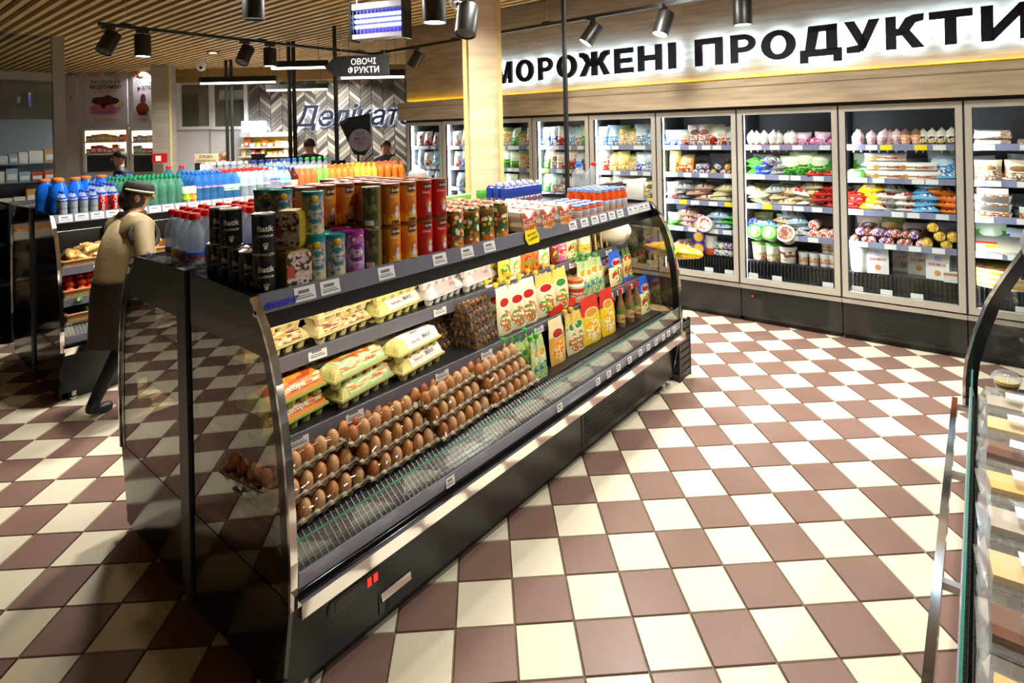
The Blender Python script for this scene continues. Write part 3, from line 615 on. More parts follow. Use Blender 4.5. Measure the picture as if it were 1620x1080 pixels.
def case(label, u0, wf, L, flip=False, prof=PROF, ends=(1, 1), shelves=2, logo=None, rail_tags=(), s1_tags=(), s2_tags=(), front_tags=(), ctrl=False, endglass=None, led='lamp', sh=None, bo=0):
    rot = E.a + (PI if flip else 0); org = E.W(u0+L if flip else u0, wf)
    t = thing('display_case', label, 'display case', org, rot)
    ob('base', MB().box(0, L, .0, D_, .07, .40).box(0, L, .06, D_, .40, .50).build('base', SATIN), t)
    ob('kick_plate', bx('kick_plate', BLACK, .05, L-.05, .05, D_-.05, .0, .072), t)
    for x in (.08, L-.12): ob('foot', MB().lathe([(.03, 0), (.03, .02), (.018, .03), (.018, .09)], 10).build('foot', STEEL), t, (x, .03, 0))
    ob('front_lip', MB().prism([(-.055, .40), (-.075, .43), (-.075, .452), (-.05, .46), (.07, .46), (.07, .40)], 0, L, 'x').build('front_lip', GLOSSBLK), t)
    b = ob('bumper_rail', MB().box(.0, L, -.112-bo, -.086-bo, .385, .437).build('bumper_rail', CHROME), t)
    for k in range(5): x = .06+(L-.14)*k/4; ob('bracket', bx('bracket', STEEL, x, x+.03, -.09-bo, -.05, .40, .425), b)
    fg = ob('front_glass', MB().prism([(-.058, .452), (-.068, .615), (-.060, .616), (-.050, .452)], .012, L-.012, 'x').build('front_glass', GLASS), t)
    ob('glass_edge', bx('glass_edge', mat('green_glass_edge', '#3d7f6c', .15), .012, L-.012, -.0685, -.0605, .6145, .6172), fg)
    pr = ob('price_rail', MB().prism([(-.072, .458), (-.078, .515), (-.073, .516), (-.066, .458)], .012, L-.012, 'x').build('price_rail', glass('rail_plastic', (.66, .66, .74), 1.5, 1.0, .05, .7, srgb('#a9a9bc'))), t)
    for x in front_tags: ob('price_tag', TAGS_S, pr, (x, -.079, .462), (R(-6), 0, 0))
    # deck and its wire grille
    ob('deck', MB().box(.012, L-.012, DK[0]+.03, D_-.03, .53, DK[1]).build('deck', BLACK), t)
    g = MB(); n = int(L/.024)
    A, B = Vector((0, -.045, .468)), Vector((0, DK[0]+.035, DK[1]-.004))
    for k in range(n+1): x = .015+(L-.03)*k/n; g.tube([(x, A.y, A.z), (x, B.y, B.z)], .0012, 4)
    for k in range(8): q = A.lerp(B, k/7); g.tube([(.015, q.y, q.z), (L-.015, q.y, q.z)], .0012, 4)
    stuff(ob('wire_grille', g.build('wire_grille', mat('grille_wire', (.32, .32, .31), .35, .8)), t))
    ob('grille_bed', MB().prism([(-.05, .462), (DK[0]+.035, DK[1]-.012), (DK[0]+.035, .47)], .012, L-.012, 'x').build('grille_bed', mat('grille_bed', (.06, .06, .058), .18, var=.1)), t)
    ob('back_panel', bx('back_panel', BLACK, .012, L-.012, D_-.045, D_-.01, .5, ZT-.03), t)
    SA, SB_ = sh or (S1, S2)
    for i, ((y, z), tg) in enumerate(((SA, s1_tags), (SB_, s2_tags))[:shelves]):
        s = ob('shelf', bx('shelf', SATIN, .02, L-.02, y, D_-.045, z-.02, z), t)
        r_ = ob('price_rail', MB().prism([(y-.004, z-.052), (y-.012, z+.012), (y-.004, z+.013), (y+.004, z-.05)], .02, L-.02, 'x').build('price_rail', RAILP), s)
        for x in tg: ob('price_tag', TAGM, r_, (x, y-.0125, z-.042), (R(-7), 0, 0))
    # canopy
    c = ob('canopy', MB().box(0, L, .17, D_, ZT-.03, ZT).box(.012, L-.012, .17, .19, ZT-.115, ZT-.03).build('canopy', BLACK), t)
    r_ = ob('price_rail', MB().prism([(.142, ZT-.048), (.158, ZT+.018), (.172, ZT+.02), (.17, ZT-.05)], .012, L-.012, 'x').build('price_rail', RAILP), c)
    for x in rail_tags: ob('price_tag', TAGM, r_, (x, .1445, ZT-.04), (R(-13), 0, 0))
    if led: ob(led, bx('lamp', LEDW, .03, L-.03, .192, .225, ZT-.118, ZT-.098), c)
    if logo: ob('lettering', text(logo, .03, mat('logo_blue', '#2016c8', .4), .03, .45), r_, (.085, .1395, ZT-.034), (R(-13), R(0), 0))
    gl = endglass or ENDGL
    for side, x0, x1 in ((0, -.014, -.002), (1, L+.002, L+.014)):
        if not ends[side]: continue
        poly = prof + [(D_-.02, 1.425), (D_-.02, .42)]
        e = ob('end_panel', MB().prism(prof + [(D_-.02, 1.43), (D_-.02, .42)], x0, x1, 'x').build('end_panel', gl), t)
        ob('lower_panel', MB().prism([(-.06, .40), (.0, .08), (.0, .04), (D_, .04), (D_, .42), (-.06, .42)], x0-.002, x1+.002, 'x').build('lower_panel', GLOSSBLK), e)
        ob('top_band', MB().prism([prof[-2], prof[-1], (D_-.02, 1.432), (D_-.02, 1.215), (prof[-3][0]+.06, prof[-3][1]-.02)], x0-.001, x1+.001, 'x').build('top_band', GLOSSBLK), e)
        ob('edge_band', MB().strip(prof, .055, x0-.002, x1+.002).build('edge_band', GLOSSBLK), e)
        ob('edge_trim', MB().strip([(y-.012, z) for y, z in prof], .014, x0-.006, x1+.008).build('edge_trim', CHROME), e)
        ob('bolt', MB().lathe([(.012, 0), (.012, .006), (.006, .01)], 10).build('bolt', CHROME), e, (x0-.001 if side == 0 else x1+.001, prof[-2][0]+.04, 1.36), (0, -PI/2 if side == 0 else PI/2, 0))
        ob('corner_post', bx('corner_post', DARK, x0-.012, x1+.012, D_-.045, D_, .04, 1.435), e)
    if ctrl:
        sw = ob('switch_panel', MB().prism([(.18+.02*math.cos(a)+(.2 if -PI/2 <= a <= PI/2 else 0), .245+.032*math.sin(a)) for a in [(-PI/2+i*PI/6) for i in range(12)]], -.004, .001, 'y').build('switch_panel', GLOSSBLK), t)
        for x in (.335, .365): ob('switch', bx('switch', mat('red_switch', '#d8281c', .3, emit=(.9, .05, .03), es=.5), x, x+.018, -.009, -.003, .232, .262), sw)
        ob('thermostat', bx('thermostat', mat('display_dark', '#2a2226', .2), .19, .30, -.006, -.003, .225, .265), sw)
        h = ob('handle', MB().box(.39, .56, -.004, .001, .085, .165).build('handle', GLOSSBLK), t)
        ob('grip', MB().prism([(-.004, .162), (-.012, .135), (-.004, .128)], .40, .55, 'x').build('grip', CHROME), h)
        v = ob('vent_panel', bx('vent_panel', BLACK, L-1.3, L-.45, -.004, .001, .09, .36), t)
        for k in range(16): ob('vent_slat', bx('vent_slat', SATIN, L-1.27, L-.48, -.008, -.003, .105+k*.0155, .112+k*.0155), v)
    return t
RT = [.19, .30, .58, .90, 1.09, 1.26]+[2.05+.0*i for i in range(0)]+[2.06, 2.2, 2.33, 2.44, 2.56, 2.68, 2.84, 2.92, 3.02, 3.1]
case('long black display case of egg cartons and sauces with blue logo on its price rail', 0, 0, 3.18, False, logo='ЛИМИНТ', rail_tags=RT,
     s1_tags=[.36, 1.08, 1.72, 1.83, 2.0, 2.2, 2.35, 2.55, 2.85], s2_tags=[.18, .44, .95, 1.28, 1.75, 2.1, 2.3, 2.6, 2.75, 2.9, 3.05], front_tags=[.72, 1.55, 1.95, 2.08, 2.2, 2.35, 2.5, 2.62, 2.74, 2.86, 2.95, 3.05], ctrl=True)
case('black display case of vegetables backing onto the egg case under water bottles', 0, 2*D_, 3.18, True, s2_tags=[.5, 1.2])
case('long black display case of ginger, tomatoes and cucumbers under soft drinks', .16, 3.55, 3.2, False, sh=((.16, .985), (.13, .745)), rail_tags=[.08+.105*i for i in range(16)]+[2.0, 2.2, 2.6, 3.0], s1_tags=[.3, 1.0], s2_tags=[.4, 1.2])
case('black display case backing onto the soft drinks case', .16, 3.55+2*D_, 3.2, True, s2_tags=[], led=None)
case('black dessert case with curved end and clamshell cakes', -.2, -1.88, 3.26, True, prof=PROFR, bo=.045, led='lamp_offscreen', shelves=2, s2_tags=[.05+.11*i for i in range(12)], front_tags=[.6, 1.9], endglass=glass('clear_end_glass', (.88, .9, .9)))
# ---- slatted bin and bag stand past the end of the egg case
CR = mat('crate_black', (.02, .02, .022), .5)
def crate(name, label, p, rot, w, d, h, n=8):
    t = thing(name, label, 'crate', p, rot)
    for x in (0, w-.02):
        for y in (0, d-.02): ob('post', bx('post', CR, x, x+.02, y, y+.02, 0, h), t)
    for k in range(n):
        z = .02+k*(h-.03)/n; zh = (h-.03)/n*.78
        ob('slat', bx('slat', CR, .01, w-.01, .003, .013, z, z+zh), t); ob('slat', bx('slat', CR, .01, w-.01, d-.013, d-.003, z, z+zh), t); ob('slat', bx('slat', CR, .003, .013, .01, d-.01, z, z+zh), t); ob('slat', bx('slat', CR, w-.013, w-.003, .01, d-.01, z, z+zh), t)
    ob('inner_panel', MB().box(.015, w-.015, .015, d-.015, .0, h-.06).build('inner_panel', BLACK), t); return t
crate('slatted_bin', 'black slatted bin at the far end of the egg case', E.W(3.25, -.03), E.a, .22, .5, .46)
crate('slatted_bin', 'black slatted crate on the floor by the produce rack', E.W(-.25, 6.45), E.a, .6, .5, .5)
st = thing('bag_roll_stand', 'black stand with a white paper bag roll at the end of the egg case', 'stand', E.W(3.34, .62, 0), E.a)
pq = E.L(PD(1035, 300, 5.0))
ob('upright', MB().box(-.015, .015, -.015, .015, 0, 1.52).build('upright', BLACK), st); ob('foot', bx('foot', BLACK, -.14, .14, -.14, .14, 0, .02), st)
ob('arm', MB().tube([(0, .12, 1.50), (0, -.36, 1.56)], .012, 6).build('arm', BLACK), st); ob('arm', MB().tube([(-.06, .0, 1.5), (-.06, -.2, 1.53)], .01, 6).build('arm', BLACK), st)
rl = ob('paper_roll', MB().tube([(-.02, -.17, 1.525), (-.02, -.36, 1.55)], .035, 14).build('paper_roll', PAPER), st)
ob('hanging_sheet', MB().grid(lambda a, b: (-.055-.015*math.sin(b*3), -.18-.18*a, 1.53+.02*a-.21*b+.02*math.sin(a*9)*b), 8, 8).build('hanging_sheet', mat('bag_sheet', '#e3e0da', .5)), st)
def crumple(name, label, cat, p, rot, sx, sy, sz, m_, seed):
    rr = random.Random(seed); mb = MB(); mb.ball((0, 0, 0), 1, nu=16, nv=12)
    ph = [rr.uniform(0, 6) for _ in range(6)]
    mb.v = [(x*(1+.10*math.sin(5*y+ph[0])+.07*math.sin(9*z+ph[1])), y*(1+.1*math.sin(6*x+ph[2])), z*(1+.12*math.sin(7*x+ph[3])+.08*math.sin(11*y+ph[4]))) for x, y, z in mb.v]
    mb.v = [(x*sx, y*sy, (z+1)*sz) for x, y, z in mb.v]
    return thing(name, label, cat, p, rot, None, mb.build(name, m_))
q = E.W(3.0, .42, S1[1]); crumple('plastic_bag', 'crumpled white plastic bag at the far end of the upper shelf', 'bag', q, E.a, .10, .17, .12, mat('white_bag', '#dcd9cc', .35), 1)
yb = crumple('plastic_bag', 'bright yellow plastic bag hanging past the end of the egg case', 'bag', E.W(3.36, .06, .95), E.a-R(14), .09, .27, .055, mat('yellow_bag', '#f2c81c', .3), 5)
ob('hook', MB().tube([(0, .2, .06), (0, .3, .12)], .006, 5).build('hook', BLACK), yb)
# ---- produce rack at the far left
rk = thing('produce_rack', 'black produce rack beyond the soft drinks case', 'rack', E.W(-1.2, 5.6), E.a)
ob('back_board', bx('back_board', BLACK, 0, 1.45, .75, .8, 0, 1.36), rk); ob('top_shelf', bx('top_shelf', BLACK, 0, 1.45, .1, .8, 1.32, 1.36), rk)
for z, y in ((1.0, .1), (.62, .0)): ob('shelf', MB().prism([(y, z-.05), (.75, z+.06), (.75, z+.09), (y, z-.02)], 0, 1.45, 'x').build('shelf', BLACK), rk)
for x in (0, 1.41): ob('side_frame', bx('side_frame', BLACK, x, x+.04, .0, .8, 0, 1.36), rk)
# ================================================================== product shapes
def P_(x, y, z): return (x, y, z)
def pillow_mb(w, h, t, mb=None, nu=8, nv=7, crimp=.12, ph=0):
    mb = mb or MB()
    for sgn in (-1, 1):
        def fn(a, b, s=sgn):
            x = (a-.5)*w; z = b*h
            k = (1-abs(2*a-1)**3)*(1-abs(2*b-1)**4)**.8
            wob = .010*math.sin(13*a+5*b+ph)+.008*math.sin(9*b*2+ph*2)
            return (x*(1-.07*math.sin(b*PI)), s*(t*.5*k)+wob*k*t*6, z)
        if sgn < 0: mb.grid(fn, nu, nv)
        else: mb.grid(lambda a, b: fn(1-a, b), nu, nv)
    return mb
def pouch_mb(w, h, t):
    mb = MB()
    for sgn in (-1, 1):
        def fn(a, b, s=sgn):
            prof = (1-b)**.7*(.35+.65*min(1, b*5+.3)); k = (1-abs(2*a-1)**3)
            wn = 1-.10*b if b > .75 else 1
            return ((a-.5)*w*wn, s*t*.5*k*prof+.004*math.sin(8*a+6*b), b*h)
        if sgn < 0: mb.grid(fn, 6, 7)
        else: mb.grid(lambda a, b: fn(1-a, b), 6, 7)
    return mb
CACHE = {}
def cm(key, fn):
    if key not in CACHE: CACHE[key] = fn()
    return CACHE[key]
def bag_mesh(m_, w=.2, h=.26, t=.08, v=0): return cm(('bag', m_.name, w, h, t, v), lambda: pillow_mb(w, h, t, ph=v*1.7).build('bag', m_))
def pouch_mesh(m_, w=.12, h=.2, t=.06): return cm(('pouch', m_.name, w, h, t), lambda: pouch_mb(w, h, t).build('pouch', m_))
def lathe_mesh(name, key, prof, n, *mats, ms=None): return cm((name, key), lambda: MB().lathe(prof, n, ms=ms).build(name, *mats))
# ================================================================== freezers
FZ_B = [-4.37, -3.6, -2.79, -1.98, -1.14, -.29, .58, 1.49, 2.40, 3.32, 4.2]
FZL = ['ham and dumpling bags', 'white tubs and sausage trays', 'vegetable bags behind the wooden column', 'blue and red snack bags', 'seafood bags and blue fish packs', 'sausage packs and purple tubs', 'ice cream cones and green tubs', 'rolled ice creams and white paper sacks', 'pies and round cakes', 'frozen goods beyond the dessert case']
FIN = mat('freezer_inner', (.15, .155, .16), .5, var=.2, scale=6); FRM = mat('door_frame_grey', '#b9b5ac', .35, .25, var=.04); FZE = emis('freezer_led', '#f4f8ff', 34)
FZS = [1.80, 1.50, 1.20, .905]; FZD = .61
GASK = mat('gasket_black', (.02, .02, .02), .6)
for i in range(10):
    a, b = FZ_B[i], FZ_B[i+1]; W_ = b-a
    t = thing('freezer_cabinet', 'upright glass-door freezer holding ' + FZL[i], 'freezer', Z.W(a, 0), Z.a)
    ob('base', MB().box(.004, W_-.004, .02, .78, .05, .37).build('base', SATIN), t); ob('kick_plate', bx('kick_plate', BLACK, .02, W_-.02, .06, .75, 0, .052), t)
    ob('bumper', MB().box(.002, W_-.002, -.015, .03, .345, .385).build('bumper', STEEL), t)
    if i in (6, 7, 8):
        v = ob('vent_panel', bx('vent_panel', BLACK, .2, W_-.12, .014, .022, .09, .33), t)
        for k in range(11): ob('vent_slat', bx('vent_slat', GASK, .22, W_-.14, .008, .016, .105+k*.02, .113+k*.02), v)
    if i == 6:
        dp = ob('thermostat', bx('thermostat', GLOSSBLK, .09, .2, .012, .021, .25, .29), t); ob('indicator', bx('indicator', emis('red_led', '#ff2018', 3), .105, .12, .009, .013, .262, .276), dp)
    for x in (.06, W_-.1): ob('foot', MB().lathe([(.025, 0), (.025, .05)], 8).build('foot', STEEL), t, (x, .1, 0))
    # inside
    ob('liner', MB().box(.0, W_, .74, .78, .37, 2.2).box(0, .03, .04, .74, .37, 2.2).box(W_-.03, W_, .04, .74, .37, 2.2).box(0, W_, .04, .78, 2.15, 2.22).box(0, W_, .04, .78, .365, .42).build('liner', FIN), t)
    ob('deck', MB().box(.03, W_-.03, .16, .74, .42, FZD).build('deck', mat('deck_dark', (.035, .035, .036), .25)), t)
    gmb = MB()
    for k in range(26): x = .05+(W_-.1)*k/25; gmb.box(x-.004, x+.004, .075, .162, .46, FZD-.01)
    stuff(ob('air_grille', gmb.build('air_grille', GASK), t))
    for k, z in enumerate(FZS):
        s = ob('shelf', bx('shelf', mat('shelf_wire', (.25, .25, .26), .4, .6), .03, W_-.03, .11, .72, z-.045, z-.03), t)
        r_ = ob('price_rail', MB().box(.035, W_-.035, .10, .108, z-.055, z+.0).build('price_rail', mat('freezer_rail', '#8e8fb0', .3)), s)
        rr = random.Random(i*10+k); n = 4
        for q in range(n):
            x = .1+(W_-.2)*(q+rr.uniform(.1, .9))/n; y_ = rr.random()
            ob('price_tag', cm(('ftag', int(y_ < .18)), lambda: bx('price_tag', YELPAPER if y_ < .18 else PAPER, -.045, .045, -.003, 0, 0, .045)), r_, (x, .10, z-.052))
    for k in range(4): x = .12+(W_-.24)*k/3; ob('price_tag', cm(('ftag', 0), lambda: None), t, (x, .035, .455)) if k != (i % 4) else None
    if i < 9: ob('lamp', bx('lamp', FZE, .032, .05, .055, .085, .45, 2.12), t)
    # door
    d = ob('door', MB().box(.008, .055, -.025, .025, .40, 2.16).box(W_-.055, W_-.008, -.025, .025, .40, 2.16).box(.055, W_-.055, -.025, .025, 2.105, 2.16).box(.055, W_-.055, -.025, .025, .40, .455).build('door', FRM), t)
    ob('gasket', MB().box(.0, .008, -.015, .03, .40, 2.18).box(W_-.008, W_, -.015, .03, .40, 2.18).box(.05, .062, .0, .03, .45, 2.11).box(W_-.062, W_-.05, .0, .03, .45, 2.11).build('gasket', GASK), d)
    ob('pane', bx('pane', DOORGL, .055, W_-.055, -.006, .002, .455, 2.105), d)
    ob('header', bx('header', GASK, 0, W_, -.01, .06, 2.162, 2.194), t)
# ------------------------------------------------------------------ frozen goods
def fz(i, sh, fx, dep=.16): return Z.W(FZ_B[i]+.06+(FZ_B[i+1]-FZ_B[i]-.12)*fx, dep, (FZS[sh]-.028) if sh < 4 else FZD)
BAGC = {
 'red': ('#c62a26', '#e8d9c8', '#f0e0c0', '#7a1410'), 'blue': ('#1c3fb0', '#dfe6f4', '#2e6bd8', '#f2f2f2'), 'green': ('#4fae35', '#d9ecc8', '#8fd060', '#2c6a20'), 'white': ('#e4e2dc', '#d8d4cc', '#c9b8a0', '#c0392b'),
 'yellow': ('#f3cf1c', '#f8e680', '#d98a1a', '#fff2b0'), 'orange': ('#ef7d22', '#f7c48a', '#fbe3b8', '#b8400f'), 'pink': ('#d868a8', '#f1cbe0', '#b9327f', '#f7e3ee'), 'purple': ('#6a3fae', '#b99be0', '#8d5fd0', '#f0d030'),
 'clearveg': ('#b9b48c', '#8a9a50', '#cf9a3a', '#e9e4d0'), 'meat': ('#b58a78', '#d9c4b8', '#8c4a3c', '#efe2da'), 'fish': ('#8fa4b8', '#c9d4dc', '#5f7ea0', '#e6eaee'), 'sky': ('#6db4e0', '#bfe0f2', '#3a7fc0', '#f4f4f4'),
 'tan': ('#bfa078', '#e0cfb0', '#8a6238', '#f3ead8'), 'grey': ('#8f8d88', '#c5c3bd', '#5c5a56', '#ecebe6'), 'teal': ('#3f9d9a', '#bfe3dc', '#d8562e', '#f2f2ee')}
BM = {k: pkg('frozen_bag_'+k, v[0], v[1], v[2], v[3], .7, .25, 3.0, .05, .8, .0, i, None, (v[2] if k in ('white', 'meat', 'tan', 'clearveg') else v[1], .62, .32, .13), (.3, .42, .24)) for i, (k, v) in enumerate(BAGC.items())}
WORDS = {'red': 'red', 'blue': 'dark blue', 'green': 'green', 'white': 'white', 'yellow': 'yellow', 'orange': 'orange', 'pink': 'pink', 'purple': 'purple', 'clearveg': 'clear mixed-vegetable', 'meat': 'clear meat', 'fish': 'pale blue-grey fish', 'sky': 'sky blue', 'tan': 'tan dumpling', 'grey': 'silver-grey', 'teal': 'teal'}
FZS_N = ['ham and dumpling', 'white tub', 'vegetable', 'blue snack bag', 'seafood', 'purple tub', 'green bucket', 'paper sack', 'pie and cake', 'corner']
SHN = ['top shelf', 'second shelf', 'third shelf', 'fourth shelf', 'bottom deck']
def bag(i, sh, fx, c, h=.2, w=.17, lie=0, dep=.17, n=1, tilt=0):
    for k in range(n):
        me = bag_mesh(BM[c], .17, .22, .075, k % 3); p = fz(i, sh, fx, dep); s = (w/.17*1.08, 1.25, h/.22*1.08)
        lab = '%s bag %s on the %s of the %s freezer' % (WORDS[c], 'lying' if lie else 'standing', SHN[sh], FZS_N[i])
        g = '%s bags, freezer %s' % (c, FZL[i])
        if lie: thing('frozen_food_bag', lab, 'bag', p + Z.u*random.uniform(-.025, .025) - Z.w*random.uniform(0, .03) + Vector((0, 0, .035+k*.055)), (R(random.uniform(-92, -78)), R(random.uniform(-9, 9)), Z.a+R(random.uniform(-26, 26))), g, me, s)
        else: thing('frozen_food_bag', lab, 'bag', p + Z.w*(.03*k), (R(random.uniform(-14, -4)), R(random.uniform(-5, 5)), Z.a+R(random.uniform(-12, 12))), g, me, s)
# far doors: mostly standing bags, packed edge to edge
for i, rows in {
  0: ('meat red meat meat', 'fish white sky sky', 'fish blue fish white', 'grey white meat', 'white fish'),
  1: ('white white meat meat', 'white blue white grey', 'fish meat sky', 'white grey fish', 'white meat'),
  2: ('clearveg clearveg green clearveg red', 'red green green clearveg red', 'red green red clearveg', 'clearveg red green', 'green clearveg'),
  3: ('blue blue red sky teal green', 'green tan white red blue red', 'green teal meat red teal sky', 'fish red clearveg teal', 'white tan red'),
  4: ('sky sky clearveg clearveg fish sky', 'white yellow yellow clearveg blue fish', 'tan white tan clearveg tan', 'fish meat yellow clearveg', 'white grey white')}.items():
    for sh, row in enumerate(rows):
        r = row.split()
        for k, c in enumerate(r): bag(i, sh, (k+.5)/len(r), c, random.uniform(.215, .265), random.uniform(.16, .21), 0, .15)
# door 5 (sausage packs, purple tubs)
for fx, c in ((.06, 'blue'), (.17, 'blue'), (.28, 'white'), (.42, 'meat'), (.56, 'meat'), (.7, 'red'), (.83, 'white'), (.94, 'grey')): bag(5, 0, fx, c, random.uniform(.16, .24), .17)
ROLL = {k: pkg('roll_'+k, a, a, b, c, 2, .3, 7, 0, 1, .2) for k, a, b, c in (('redw', '#c93a2a', '#f0e6da', '#5a1a14'), ('blue', '#2338a0', '#f2f2f2', '#c8362a'), ('yellow', '#e9b81e', '#f6e28a', '#a86a10'), ('white', '#e6e4dd', '#c9c2b0', '#7c7f86'), ('navy', '#1d2f7c', '#f1f1f1', '#f1f1f1'), ('red', '#d8452c', '#f5ddd2', '#fbf0ea'))}
def roll_mesh(c, r, L): return cm(('roll', c, r, L), lambda: MB().lathe([(.3*r, 0), (.92*r, .008), (r, .03), (r, L-.03), (.9*r, L-.006), (.3*r, L)], 14).build('roll', ROLL[c]))
def roll(i, sh, fx, dz, c, r=.035, L=.2, lab=None, dep=.13, yaw=0, name='ice_cream_roll', cat='ice cream'):
    p = fz(i, sh, fx, dep)+Vector((0, 0, r+dz)); thing(name, lab, cat, p, (R(-90), 0, Z.a+R(yaw)), lab + ' set', roll_mesh(c, r, L))
CONE_P = pkg('cone_white', '#ece6e2', '#ece6e2', '#c0392b', '#b08a70', 2, .4, 6, 0, .6)
def cone_mk(nm, m_, m2):
    def mk():
        t = thing('ice_cream_cone', nm, 'ice cream'); ob('wrapper', MB().lathe([(.004, 0), (.05, .15), (.047, .155)], 12).build('wrapper', m_), t)
        ob('lid', MB().lathe([(.047, .152), (.042, .185), (.02, .21), (.004, .235)], 12).build('lid', m2), t); return t
    return Proto(mk)
KR = mat('kraft_pink', '#d8b7b4', .5, var=.15); CN1 = cone_mk('white ice cream cone with red band', CONE_P, mat('cone_top', '#e8e2de', .4, var=.12)); CN2 = cone_mk('pink ice cream cone', pkg('cone_pink', '#d6b3b6', '#e6cfd0', '#a8787c', None, .8, .5, 10, 0, .9), KR); CN3 = cone_mk('blue and orange ice cream cone', pkg('cone_blue', '#4a9ad0', '#e8b27a', '#f2f2f2', '#e0702a', .5, .35, 5, 0, .9), mat('cone_top2', '#7d5a48', .5, var=.4)); CN4 = cone_mk('yellow ice cream cone', pkg('cone_yel', '#f0cc28', '#efe9dc', '#5a3a20', None, .6, .35, 6, .2, .9), mat('cone_top3', '#dcd3c2', .5, var=.3))
def cone(i, sh, fx, pr, lab, g, tl=0, tz=0): pr(fz(i, sh, fx, .13)+Vector((0, 0, -.05)), (R(-18+tl), R(tz), Z.a), lab, g)
def tub_mk(nm, r, h, m_, lid, top=None):
    def mk():
        t = thing('tub', nm, 'tub'); ob('bucket', MB().lathe([(r*.82, 0), (r*.84, .004), (r*.97, h), (r*.9, h)], 18).build('bucket', m_), t)
        l_ = ob('lid', MB().lathe([(r*1.02, h-.014), (r*1.04, h+.004), (r*.98, h+.012), (0, h+.012)], 18).build('lid', lid), t)
        if top: ob('lid_print', MB().lathe([(r*.8, h+.0125), (0, h+.014)], 18).build('lid_print', top), l_)
        return t
    return Proto(mk)
for k, (fx, c, dz) in enumerate(((.42, 'navy', 0), (.52, 'navy', 0), (.62, 'blue', 0), (.47, 'navy', .06), (.58, 'blue', .06), (.7, 'yellow', 0), (.82, 'red', 0), (.92, 'redw', .0), (.76, 'navy', .06), (.88, 'yellow', .06))):
    roll(5, 1, fx, dz, c, .03, .22, 'stacked blue and orange foil sausage pack on the second freezer shelf', yaw=12*(k % 3), name='sausage_pack', cat='sausages')
bag(5, 1, .1, 'yellow', .24, .14); bag(5, 1, .24, 'orange', .21, .2)
for fx, c in ((.2, 'grey'), (.5, 'meat'), (.8, 'clearveg')): bag(5, 2, fx, c, .26, .26, 1, .16, 3)
bag(5, 2, .08, 'white', .2, .15)
for fx, c in ((.25, 'meat'), (.72, 'fish'), (.92, 'green')): bag(5, 3, fx, c, .24, .24, 1, .15, 3)
for k in range(3): roll(5, 3, .5+.02*k, .055*k, 'redw', .028, .2, 'red spotted sausage roll tied in film on the fourth freezer shelf', yaw=70, name='sausage_roll', cat='sausages')
bag(5, 3, .08, 'green', .15, .16)
PURP = mat('purple_lid', '#7f4fc0', .35); tubP = tub_mk('purple ice cream tub lying with its yellow centred lid outward', .062, .09, PURP, PURP, mat('flower_yellow', '#f0c030', .4))
for k in range(3): tubP(fz(5, 4, .47, .2)+Vector((0, 0, .068+.125*k)), (R(90), 0, Z.a), None, 'purple tubs')
tubR = tub_mk('white ice cream tub with orange base and strawberry lid', .08, .2, pkg('tub_orange', '#e6572c', '#f0ece6', None, None, .38), WHITE, pkg('tub_lid', '#d9472a', '#f3efe8', '#f3efe8', None, .5))
tubR(fz(5, 4, .6, .2)); tubR(fz(5, 4, .6, .2)+Vector((0, 0, .30)), (R(75), 0, Z.a), 'white ice cream tub with orange base tipped to show its lid')
for k in range(8): roll(5, 4, .72+.065*(k % 4), .075*(k//4), ('navy', 'white')[k % 2] if k < 6 else 'blue', .036, .24, 'blue and white wrapped roll piled at the bottom of the sausage freezer', yaw=25, name='wrapped_roll', cat='roll')
for k in range(4): bag(5, 4, .15+.07*(k % 2), 'white', .2, .17, 1, .2+.02*k, 1)
# door 6 (cones, green tubs)
for k in range(7): cone(6, 0, .05+.085*k, CN1, 'white ice cream cone with red band in the tub freezer', 'white cones', random.uniform(-8, 8), random.uniform(-8, 8))
for k in range(4): bag(6, 0, .66+.1*k, 'pink', .14, .13, k % 2)
for fx, c in ((.1, 'green'), (.22, 'blue'), (.36, 'grey')): bag(6, 1, fx, c, .2, .2, 1, .16, 3)
for k in range(5): bag(6, 1, .52+.08*k, 'green', .2+.025*(k % 3), .2, 0, .16+.03*(k % 2))
for k in range(2): bag(6, 1, .82+.1*k, 'red', .13, .14, 1, .13)
for fx, c, n in ((.1, 'clearveg', 2), (.26, 'grey', 2), (.42, 'tan', 2), (.58, 'white', 2), (.72, 'clearveg', 3), (.9, 'red', 3)): bag(6, 2, fx, c, .24, .22, 1, .15, n+1)
for fx, c, n in ((.1, 'blue', 1), (.25, 'sky', 1), (.42, 'tan', 2), (.56, 'fish', 3)): bag(6, 3, fx, c, .22, .2, 1, .15, n+1)
for k in range(3): roll(6, 3, .58+.06*k, .03*(k == 1), 'white', .036, .22, 'white sausage-shaped dessert roll on the fourth freezer shelf', yaw=35)
for k in range(4): roll(6, 3, .76+.1*(k % 3), .085*(k//3), 'red', .05, .22, 'thick red-patterned dessert roll on the fourth freezer shelf')
tubG = tub_mk('tall green-lidded ice cream bucket with kiwi print', .075, .17, pkg('kiwi', '#e9e9e0', '#e9e9e0', '#8fc03a', '#d8705a', 2, .3, 4, 0, .5), mat('lid_green', '#63c832', .3), pkg('kiwi_lid', '#f0f0e8', '#f0f0e8', '#8fd050', None, 2))
for fx in (.1, .27): tubG(fz(6, 4, fx, .22), 0, None, 'standing green buckets'); tubG(fz(6, 4, fx, .2)+Vector((0, 0, .255)), (R(70), 0, Z.a), 'green-lidded ice cream bucket tipped to show its lid', 'tipped green buckets')
tubC = tub_mk('white ice cream tub with chocolate drip', .085, .15, pkg('choc', '#ece6dc', '#ece6dc', '#8a4a2c', None, 2, .3, 3, .2, .9), WHITE, pkg('choc_lid', '#8c3f22', '#8c3f22', '#d9a88a', None, 2))
